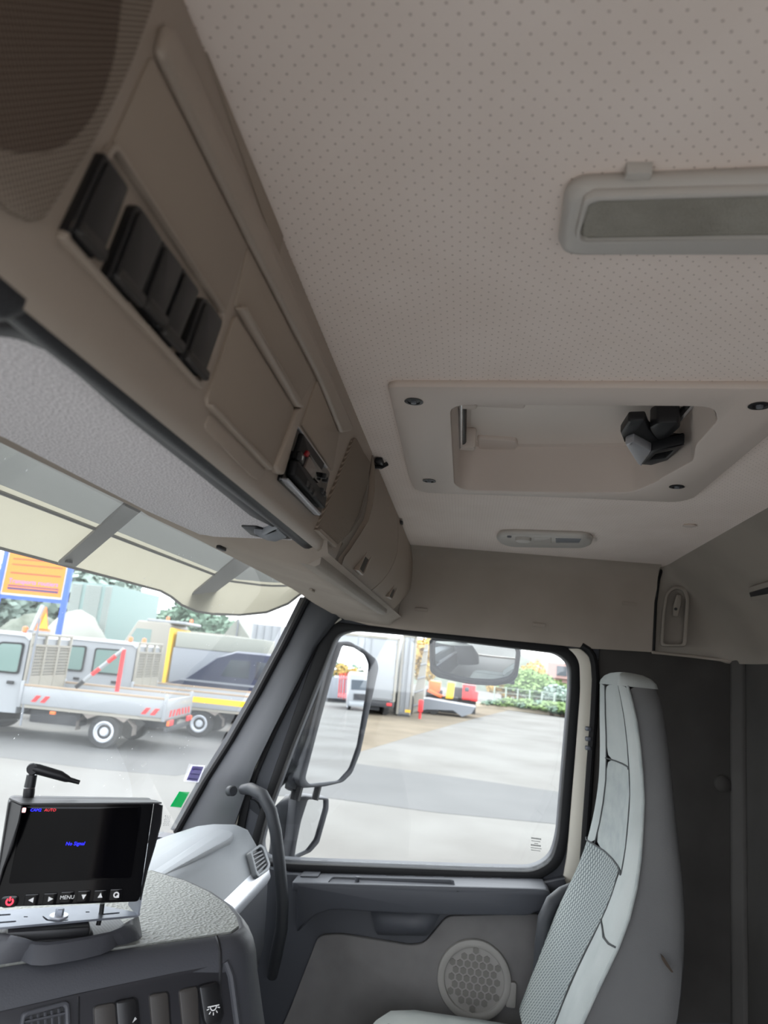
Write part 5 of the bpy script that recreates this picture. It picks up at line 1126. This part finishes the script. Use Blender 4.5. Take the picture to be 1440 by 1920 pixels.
# dark van behind the second truck
gD = onX(330, 1250, 22.6); CTX[0] = heading(gD.x, gD.y, .05, -1, (0, 1.0))
vn = thing('van', 'dark blue van parked behind the yellow banded truck', 'van', (0, 0, 0))
pr = [(-.5, .4), (-.5, 1.0), (.4, 1.3), (1.3, 2.05), (1.9, 2.28), (4.9, 2.30), (5.1, 2.0), (5.1, .4)]
mb = MB(); mb.loft([[(x, y, .4 + (z - .4) * k) for x, z in pr] for y, k in ((-.98, .97), (-.85, 1), (.85, 1), (.98, .97))], closed=True, caps=True); vb = obj('body', mb, 'navy', vn, smooth=40)
for sy in (1, -1):
    for a, b in ((1.5, 2.4), (2.6, 3.6), (3.75, 4.8)):
        mb = MB(); mb.prism([(a, sy * .955, 1.45), (b, sy * .955, 1.45), (b, sy * .955, 2.0), (a + (.25 if a < 2 else 0), sy * .955, 2.0)], (0, sy * .03, 0)); obj('side_window', mb, 'darkglass', vb, smooth=0)
    mb = MB(); mb.bx(.2, 5.0, sy * .97 - .02, sy * .97 + .02, 1.20, 1.26); obj('side_trim', mb, 'greyp', vb)
    for x in (.5, 4.0): wheel(vn, x, sy * .85, .34, .22)
CTX[0] = Matrix.Identity(4)
# ------------------------------------------------------------------ white tarps and box behind
def boxthing(name, label, cat, px0, px1, pyt, X, depth, m, zb=ZG, ribs=0, ribm='louvreg', group=None, roofz=None):
    a, b = onX(px0, pyt, X), onX(px1, pyt, X); zt = (a.z + b.z) / 2; t = thing(name, label, cat, (X + depth / 2, (a.y + b.y) / 2, zb), group)
    mb = MB(); mb.bx(X, X + depth, b.y, a.y, zb, zt, .03); bd = obj('body', mb, m, t)
    for k in range(ribs):
        y = b.y + (a.y - b.y) * (k + .5) / ribs; mb = MB(); mb.bx(X - .05, X, y - .04, y + .04, zb + .2, zt - .05); obj('rib', mb, ribm, t)
    return t
boxthing('container', 'plain white container behind the dark van', 'container', 474, 545, 1172, 30, 5, 'white', ribs=5, ribm='white')
boxthing('container', 'low pale container with a grey lower half beyond the lorry', 'container', 335, 425, 1186, 31, 4, 'offwhite', ribs=6, ribm='greyp')
a, b = onX(402, 1220, 36.5), onX(478, 1220, 36.5); tz = onX(440, 1160, 36.5).z
tn = thing('tarpaulin_tent', 'pale peaked tarpaulin tent left of the white container', 'tent', (37.5, (a.y + b.y) / 2, ZG))
ym = (a.y + b.y) / 2
mb = MB(); mb.prism([(36.5, a.y, ZG), (36.5, a.y, a.z + .3), (36.5, ym + .1, tz), (36.5, b.y, b.z + .2), (36.5, b.y, ZG)], (4, 0, 0)); obj('tent_cover', mb, 'tent', tn, smooth=0)
for y in (a.y, ym, b.y):
    mb = MB(); mb.tube([(36.45, y, ZG), (36.45, y, tz if y == ym else a.z + .25)], .04, 6); obj('tent_pole', mb, 'greyp', tn)
# ------------------------------------------------------------------ sign board on two blue posts
XS = 27.5
fsg = Frame((XS, 0, 0), (-1, 0, 0), (0, -1, 0))
sg_ = thing('sign_board', 'orange notice board with blue posts above the parked trucks', 'sign', (XS, onX(62, 1110, XS).y, ZG))
tl2, tr2, br2, bl2 = [fsg.px(x, y) for x, y in ((21, 1030), (128, 1050), (114, 1124), (4, 1108))]
x0, x1 = (tl2[0] + bl2[0]) / 2, (tr2[0] + br2[0]) / 2; yb_, yt_ = (bl2[1] + br2[1]) / 2, tl2[1] + .15
for x in (x0 - .16, x1 + .16):
    mb = MB(); mb.bx(XS - .05, XS + .1, -x - .10, -x + .10, ZG, yt_ + .1, .01); obj('post', mb, 'blue', sg_)
mb = MB(); mb.plate(fsg, [rect(x0 - .07, x1 + .07, yb_ - .07, yt_ + .07)], -.04, .02); pnl = obj('panel_border', mb, 'tagwhite', sg_, smooth=0)
mb = MB(); mb.plate(fsg, [rect(x0, x1, yb_, yt_)], .0, .03); obj('panel', mb, 'signorange', sg_, smooth=0)
mb = MB(); mb.plate(fsg, [rect(x0 - .07, x1 + .07, yb_ - .22, yb_ - .08)], -.04, .02); obj('lower_bar', mb, 'blue', sg_, smooth=0)
ww = x1 - x0; hh = yt_ - yb_
text(fsg, 'Transports routiers', (x0 + x1) / 2, yb_ + hh * .26, ww * .105, 'blue', sg_, 'sign_text', d=.031, depth=.002)
for k, (yy, th, m_) in enumerate(((.08, .05, 'tagink'), (.15, .03, 'tagink'), (.42, .025, 'redp'), (.60, .02, 'redp'), (.72, .02, 'redp'), (.90, .02, 'tagwhite'))):
    mb = MB(); mb.plate(fsg, [rect(x0 + .08 * ww, x1 - .06 * ww, yb_ + hh * yy, yb_ + hh * (yy + th))], .02, .032); obj('print_line', mb, m_, sg_, smooth=0)
# louvred building
XB = 36; fbd = Frame((XB, 0, 0), (-1, 0, 0), (0, -1, 0))
lb = thing('louvred_building', 'pale building with horizontal louvres behind the notice board', 'building', (XB + 3, onX(165, 1140, XB).y, ZG))
u0, u1 = fbd.px(128, 1140)[0], fbd.px(205, 1140)[0]; zt = onX(170, 1093, XB).z
mb = MB(); mb.bx(XB, XB + 6, -u1, -u0, ZG, zt, .02); obj('wall', mb, 'louvreg', lb)
for a, b in ((0, .26), (.36, .74), (.84, 1.0)):
    for k in range(26):
        z = ZG + 2.2 + (zt - ZG - 2.3) * k / 26
        mb = MB(); mb.box((XB - .05, -(u0 + (u1 - u0) * (a + b) / 2), z + .05), (.03, (u1 - u0) * (b - a), (zt - ZG - 2.3) / 26 * .8), Matrix.Rotation(-.35, 3, 'Y')); obj('louvre', mb, 'louvre', lb, smooth=0)
# wrapped mounds under the board
for k, (x0p, x1p, yp, lab) in enumerate(((-50, 44, 1142, 'grey green mound behind the notice board posts at the frame edge'), (48, 118, 1136, 'pale mound right below the notice board'))):
    p0, p1 = onX(x0p, yp + 20, 31), onX(x1p, yp + 20, 31); zt = onX((x0p + x1p) / 2, yp, 31).z; rows = []
    for j in range(9):
        s_ = j / 8; y = p0.y + (p1.y - p0.y) * s_; h_ = (zt - ZG) * (.55 + .45 * math.sin(math.pi * s_)) ** .7; rows.append([(31 + 3 * math.cos(math.pi * i / 8) * -1 + 3, y, ZG + h_ * math.sin(math.pi * i / 8) * (1 + .05 * math.sin(5 * i + 3 * j))) for i in range(9)])
    mb = MB(); mb.loft(rows, caps=True); tag(obj('mound', mb, 'mound' if k == 0 else 'tent', smooth=60), lab, 'mound')
# ------------------------------------------------------------------ trailers seen through the door window
def trailer(name, label, px0, px1, pyt, pyb, X, L, turn=.05):
    a, b = onX(px0, pyt, X), onX(px1, pyt, X); c = (a + b) / 2; w = (a - b).length; zt = b.z - ZG; zb_ = onX(px1, pyb, X).z - ZG
    CTX[0] = heading(c.x, c.y, c.x, c.y + turn * c.x); ya, yb2 = w / 2, -w / 2
    t = thing(name, label, 'trailer', (L / 2, 0, 0))
    mb = MB(); mb.bx(.05, L, yb2, ya, zb_, zt, .03); obj('box_body', mb, 'white', t)
    for k in range(2):
        y0, y1 = yb2 + .12 + (w - .24) * k / 2, yb2 + .12 + (w - .24) * (k + 1) / 2
        mb = MB(); mb.bx(.0, .06, y0 + .01, y1 - .01, zb_ + .08, zt - .12, .01); dr = obj('rear_door', mb, 'white', t)
        q = .8 if k == 0 else .2
        mb = MB(); mb.tube([(-.03, y0 + (y1 - y0) * q, zb_ + .05), (-.03, y0 + (y1 - y0) * q, zt - .1)], .016, 6); obj('lock_bar', mb, 'white', dr)
        for q in range(4): z = zb_ + .3 + (zt - zb_ - .6) * q / 3; yy = y0 if k == 0 else y1; mb = MB(); mb.bx(-.03, 0, yy - .08, yy + .08, z, z + .04); obj('hinge', mb, 'offwhite', dr)
    mb = MB(); mb.bx(-.02, .1, yb2, yb2 + .1, zb_, zt); mb.bx(-.02, .1, ya - .1, ya, zb_, zt); mb.bx(-.02, .1, yb2, ya, zt - .12, zt); obj('rear_frame', mb, 'offwhite', t)
    mb = MB(); mb.bx(0, .12, yb2 + .05, ya - .05, zb_ - .28, zb_ - .02, .01); bm_ = obj('lamp_bar', mb, 'chassis', t)
    for y in (yb2 + .25, ya - .25): mb = MB(); mb.bx(-.04, .02, y - .12, y + .12, zb_ - .2, zb_ - .08, .01); obj('tail_lamp', mb, 'redp', bm_)
    mb = MB(); mb.bx(-.03, 0, -.32, -.06, zb_ + .12, zb_ + .24); obj('rear_plate', mb, 'yellow', t)
    mb = MB(); mb.bx(.2, L - .4, yb2 * .6, ya * .6, zb_ - .45, zb_ - .02); obj('chassis', mb, 'chassis', t)
    for x in (1.2, 2.4):
        for y in (yb2 * .8, ya * .8):
            mb = MB(); mb.lathe([(0, -.18), (.42, -.18), (.48, -.1), (.48, .1), (.42, .18), (0, .18)], Matrix.Translation((x, y, .48)) @ Matrix.Rotation(math.pi / 2, 4, 'X'), 20); obj('wheel', mb, 'tyre', t)
    CTX[0] = Matrix.Identity(4); return t
trailer('box_trailer', 'large white box trailer with its rear doors facing the window', 620, 751, 1196, 1318, 33, 9)
trailer('box_trailer', 'second white trailer, narrow beside the large one', 756, 783, 1192, 1343, 34.5, 7, .03)
# leaning white ramp beside the second trailer
P = [onX(x, y, 35.5) for x, y in ((797, 1208), (803, 1208), (792, 1330), (768, 1338))]
rp_ = thing('loading_ramp', 'weathered white ramp leaning beside the second trailer', 'ramp', onX(782, 1338, 35.5))
mb = MB(); mb.prism(P, (.3, 0, 0)); obj('ramp_panel', mb, 'offwhite', rp_, smooth=0)
for q in range(5):
    a = P[0].lerp(P[3], (q + .5) / 5); b = P[1].lerp(P[2], (q + .5) / 5); mb = MB(); mb.tube([a + V((-.05, 0, 0)), b + V((-.05, 0, 0))], .04, 6); obj('ramp_rib', mb, 'white', rp_)
mb = MB(); p = onX(788, 1330, 34); mb.bx(p.x, p.x + .3, p.y - .11, p.y + .11, ZG + .3, ZG + .85, .04); mb.tube([(p.x + .15, p.y, ZG), (p.x + .15, p.y, ZG + .35)], .06, 8); tag(obj('landing_leg', mb, 'redp'), 'small red prop standing beside the white ramp', 'prop')
# grey low loader with machines on it
g0 = onX(812, 1343, 38); 
ll = thing('low_loader', 'dark grey low loader bed below the kerb mirror', 'loader', (39, g0.y - 1, ZG))
q = [(782, 1312), (800, 1310), (892, 1326), (884, 1338), (866, 1344), (850, 1332), (800, 1330), (784, 1334)]
P = [onX(x, y, 38) for x, y in q]; mb = MB(); mb.prism(P, (2.2, 0, 0)); obj('loader_bed', mb, 'greyp', ll, smooth=0)
for x, y in ((795, 1336), (812, 1336)):
    p = onX(x, y, 38.2); mb = MB(); mb.lathe([(0, -.15), (.3, -.15), (.34, 0), (.3, .15), (0, .15)], Matrix.Translation((p.x, p.y, ZG + .34)) @ Matrix.Rotation(math.pi / 2, 4, 'Y'), 16); obj('wheel', mb, 'tyre', ll)
def machine(name, label, q, X, m, cat, extra=()):
    P = [onX(x, y, X) for x, y in q]; zb_ = min(p.z for p in P); t = thing(name, label, cat, (X + .6, sum(p.y for p in P) / len(P), ZG)); mb = MB(); mb.prism(P, (1.4, 0, 0), .04); obj('body', mb, m, t)
    for qq, mm_, nm in extra: P2 = [onX(x, y, X - .1) for x, y in qq]; mb = MB(); mb.prism(P2, (.5, 0, 0), .02); obj(nm, mb, mm_, t)
    mb = MB(); yc = sum(p.y for p in P) / len(P); mb.bx(X + .2, X + 1.2, yc - .45, yc + .45, ZG, zb_ + .1); obj('undercarriage', mb, 'chassis', t); return t
machine('skip_bin', 'orange machine box seen under the kerb mirror', [(805, 1276), (826, 1279), (824, 1298), (803, 1296)], 41, 'orange', 'machine', [([(800, 1296), (806, 1292), (838, 1308), (832, 1312)], 'orange', 'boom')])
machine('lift_mast', 'amber upright machine mast beside the orange box', [(840, 1279), (853, 1281), (849, 1311), (835, 1310)], 40.5, 'yellow', 'machine')
machine('tractor', 'red machine cab at the end of the low loader', [(868, 1283), (892, 1286), (890, 1314), (866, 1312)], 42, 'redp', 'machine', [([(872, 1288), (880, 1289), (879, 1297), (871, 1296)], 'darkglass', 'window'), ([(884, 1294), (897, 1298), (895, 1316), (882, 1314)], 'redp', 'bonnet')])
machine('machine_frame', 'dark machine between the amber mast and the red cab', [(852, 1288), (868, 1290), (866, 1310), (851, 1309)], 43, 'chassis', 'machine')
# ------------------------------------------------------------------ trees, fence, kerb and house
def crown_mesh(n, seed, leaf=.22, flat=1.0):
    r = random.Random(seed); vs, fs = [], []
    lobes = [(V((r.uniform(-.55, .55), r.uniform(-.55, .55), r.uniform(-.45, .55))), r.uniform(.35, .6)) for _ in range(9)]
    for k in range(n):
        c_, rad = lobes[k % 9]; d = V((r.gauss(0, 1), r.gauss(0, 1), r.gauss(0, 1))).normalized(); p = c_ + d * rad * r.uniform(.75, 1.02)
        a = V((r.gauss(0, 1), r.gauss(0, 1), r.gauss(0, 1))).normalized(); b = a.cross(d).normalized(); s_ = leaf * r.uniform(.5, 1)
        i = len(vs); vs += [p + a * s_, p + b * s_ * .7, p - a * s_, p - b * s_ * .7]; fs.append((i, i + 1, i + 2, i + 3))
    me = bpy.data.meshes.new('crown'); me.from_pydata([tuple(v) for v in vs], [], fs); return me
CROWNS = {}
def tree(name, label, x, y, zb_, h, w_, m, group=None, trunk=.25):
    t = thing(name, label, 'tree' if name != 'shrub' else 'shrub', (x, y, zb_), group)
    key = (m, int(h * 10) % 3)
    if key not in CROWNS: CROWNS[key] = crown_mesh(1500, len(CROWNS) + 3, .13); CROWNS[key].materials.append(M[m])
    c = bpy.data.objects.new('crown', CROWNS[key]); COL.objects.link(c); c.parent = t; c.location = (0, 0, h * (.5 + trunk / 2)); c.scale = (w_ / 2, w_ / 2, h * (1 - trunk) / 2)
    mb = MB(); mb.tube([(x, y, zb_), (x + .05, y, zb_ + h * .3), (x, y + .05, zb_ + h * .7)], [.16, .12, .05], 7); obj('trunk', mb, 'bark', t)
    return t
def treepx(name, label, px, pyt, X, w_, m, group=None, trunk=.2):
    p = onX(px, pyt, X); return tree(name, label, X, p.y, ZG, p.z - ZG, w_, m, group, trunk)
for px, pyt, X, w_, m, lab in ((972, 1262, 56, 3.6, 'leaf', 'green tree just right of the kerb mirror'), (1000, 1272, 55, 3.4, 'leaf', 'green tree in front of the pink house, next to the autumn tree'), (1000, 1252, 62, 3.0, 'leafy', 'bare autumn tree rising left of the pink house'), (1030, 1288, 54, 3.4, 'leaf', 'round green tree below the pink house roof'), (1052, 1292, 53, 3.2, 'leafg', 'greyish tree at the rear edge of the door window'), (945, 1290, 57, 3.2, 'leafy', 'yellowing tree below the kerb mirror'), (1022, 1280, 60, 2.6, 'leafy', 'orange tinged tree before the pink house wall')):
    treepx('tree', lab, px, pyt - 12, X, w_, m)
for k, (px, pyt, X) in enumerate(((935, 1308, 53), (955, 1306, 52.5), (975, 1308, 52), (996, 1310, 51.5), (1016, 1312, 51), (1036, 1314, 50.5), (1056, 1316, 50), (1078, 1318, 49.5))):
    treepx('shrub', ('first', 'second', 'third', 'fourth', 'fifth', 'sixth', 'seventh', 'eighth')[k] + ' shrub from the left in the low hedge along the fence', px, pyt, X, 2.6, 'leaf' if k % 3 else 'leafd', 'hedge shrubs along the fence', .02)
fa_, fb2 = onZ(925, 1327, ZG), onZ(1110, 1350, ZG); fn = thing('fence', 'pale wire fence along the far edge of the yard', 'fence', (fa_ + fb2) / 2)
for k in range(9):
    p = fa_.lerp(fb2, k / 8); mb = MB(); mb.tube([p, p + UP * 1.5], .05, 6); obj('fence_post', mb, 'fence', fn)
for z in (.3, .7, 1.1, 1.45): mb = MB(); mb.tube([fa_ + UP * z, fb2 + UP * z], .015, 4); obj('fence_wire', mb, 'fence', fn)
mb = MB(); d_ = (fb2 - fa_).normalized(); mb.prism([fa_ - d_ * 3 + V((-.6, 0, 0)), fb2 + d_ * 3 + V((-.6, 0, 0)), fb2 + d_ * 3, fa_ - d_ * 3], (0, 0, .25)); struct('kerb', mb, 'kerb', 'low stone kerb at the far edge of the yard', smooth=0)
XHo = 74; hs = thing('house', 'pink rendered house behind the trees', 'house', (XHo + 4, onX(1050, 1270, XHo).y, ZG))
y0, y1 = onX(1008, 1270, XHo).y, onX(1100, 1270, XHo).y; ze = onX(1050, 1272, XHo).z; zr = onX(1060, 1248, XHo).z
mb = MB(); mb.bx(XHo, XHo + 8, y1, y0, ZG, ze); obj('wall', mb, 'pink', hs, smooth=0)
mb = MB(); mb.prism([(XHo - .5, y0 + .5, ze), (XHo + 4, y0 + .5, zr), (XHo + 8.5, y0 + .5, ze)], (0, y1 - y0 - 1, 0)); obj('roof', mb, 'pink', hs, smooth=0)
mb = MB(); p = onX(1052, 1262, XHo); mb.bx(XHo - .5, XHo + 2.5, p.y - 1.4, p.y + 1.4, ze, zr + .2); dm = obj('dormer', mb, 'pink', hs, smooth=0)
mb = MB(); mb.bx(XHo - .55, XHo - .45, p.y - .5, p.y + .5, ze + .25, zr - .1); obj('window', mb, 'darkglass', dm, smooth=0)
for k in range(3):
    y = y0 + (y1 - y0) * (.2 + .3 * k); mb = MB(); mb.bx(XHo - .06, XHo, y - .5, y + .5, ze - 1.8, ze - .6); obj('window', mb, 'darkglass', hs, smooth=0)
mb = MB(); mb.bx(XHo + 3.6, XHo + 4.4, p.y + 1.6, p.y + 2.3, zr - .3, zr + .6); obj('chimney', mb, 'roof', hs, smooth=0)
# distant grey green trees seen through the windscreen
gt = 'distant grey trees beyond the yard'
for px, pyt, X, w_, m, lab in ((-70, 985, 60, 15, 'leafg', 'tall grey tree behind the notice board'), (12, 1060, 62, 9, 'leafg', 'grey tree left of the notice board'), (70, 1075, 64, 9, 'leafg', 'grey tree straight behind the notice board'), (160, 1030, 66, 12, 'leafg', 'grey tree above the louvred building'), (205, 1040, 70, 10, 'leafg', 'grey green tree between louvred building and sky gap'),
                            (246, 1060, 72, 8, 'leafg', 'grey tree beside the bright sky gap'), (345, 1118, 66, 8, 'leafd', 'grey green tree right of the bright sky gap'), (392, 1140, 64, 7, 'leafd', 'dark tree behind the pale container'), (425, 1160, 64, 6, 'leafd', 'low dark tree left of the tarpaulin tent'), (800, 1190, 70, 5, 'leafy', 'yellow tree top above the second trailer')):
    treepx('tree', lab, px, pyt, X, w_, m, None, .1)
mb = MB(); rows = []
for j in range(25):
    y = -10 + 90 * j / 24; h_ = 4.6 + 1.2 * math.sin(j * .9) + .6 * math.sin(j * 2.3); rows.append([(95 + 14 * i / 6, y, ZG + h_ * math.sin(math.pi * i / 6)) for i in range(7)])
mb.loft(rows); struct('hill', mb, 'mound', 'low grey green hill beyond the yard', smooth=60)
# ------------------------------------------------------------------ things behind the cab that show in the wing mirror
def refl(px, py, t): d = ray(px, py).normalized(); r = d - mn * (2 * d.dot(mn)); p0 = wpx(px, py, FMm.o, mn); return p0 + r * t
def behind(px, t): p = refl(px, 1300, t); return p.x, p.y
x_, y_ = behind(676, 70); CTX[0] = heading(x_, y_, 0, 1)
bt = thing('lorry', 'white lorry seen reflected in the wing mirror', 'lorry', (0, 0, 0))
mb = MB(); mb.prism([(-1.2, -1.25, .5), (-1.2, -1.25, 3.5), (.2, -1.25, 3.7), (.9, -1.25, 3.4), (1.1, -1.25, 2.0), (1.15, -1.25, .5)], (0, 2.5, 0), .06); cb = obj('cab', mb, 'white', bt)
mb = MB(); mb.prism([(1.0, -1.1, 1.95), (1.0, 1.1, 1.95), (.86, 1.1, 2.9), (.86, -1.1, 2.9)], (.12, 0, 0)); obj('windscreen', mb, 'darkglass', cb, smooth=0)
mb = MB(); mb.bx(1.14, 1.2, -.8, .8, 1.0, 1.6); obj('grille_panel', mb, 'chassis', cb); mb = MB(); mb.bx(1.1, 1.3, -1.2, 1.2, .4, .8, .05); obj('bumper', mb, 'white', bt)
for sy in (1, -1): wheel(bt, 0, sy * 1.05, .5, .3)
mb = MB(); mb.bx(-11, -1.6, -1.2, 1.2, 1.1, 1.4); mb.bx(-11, -1.6, -1.2, 1.2, 3.0, 3.2); obj('carrier_decks', mb, 'redp', bt)
for x in (-10.8, -8, -5, -2): 
    for sy in (1, -1): mb = MB(); mb.bx(x - .08, x + .08, sy * 1.15 - .06, sy * 1.15 + .06, .9, 3.6); obj('carrier_post', mb, 'redp', bt)
CTX[0] = Matrix.Identity(4)
for (px, t, m, lab, w_, h_) in ((653, 105, 'blue', 'blue container reflected far back in the wing mirror', 2.6, 2.8), (645, 112, 'white', 'white container reflected beside the blue one in the wing mirror', 3.0, 3.2), (630, 100, 'greyp', 'grey container at the inner edge of the wing mirror reflection', 2.6, 2.8)):
    x_, y_ = behind(px, t); o = thing('container', lab, 'container', (x_, y_, ZG)); mb = MB(); mb.bx(x_ - w_ / 2, x_ + w_ / 2, y_ - 3, y_ + 3, ZG + .5, ZG + .5 + h_, .03); obj('body', mb, m, o)
    for k in range(4): mb = MB(); xx = x_ - w_ / 2 + w_ * (k + .5) / 4; mb.bx(xx - .05, xx + .05, y_ + 3, y_ + 3.05, ZG + .6, ZG + h_ + .4); obj('rib', mb, m, o)
    mb = MB(); mb.bx(x_ - w_ / 2, x_ + w_ / 2, y_ - 2.5, y_ + 2.5, ZG, ZG + .55); obj('skid', mb, 'chassis', o)
for (px, t, m, h_, w_, lab) in ((640, 125, 'leafd', 6.5, 8, 'dark tree reflected in the wing mirror behind the containers'), (650, 122, 'leafy', 6, 5, 'yellow tree reflected in the wing mirror'), (664, 124, 'leafy', 5.5, 5, 'orange tree reflected in the wing mirror beside the white lorry')):
    x_, y_ = behind(px, t); tree('tree', lab, x_, y_, ZG, h_, w_, m, None, .1)
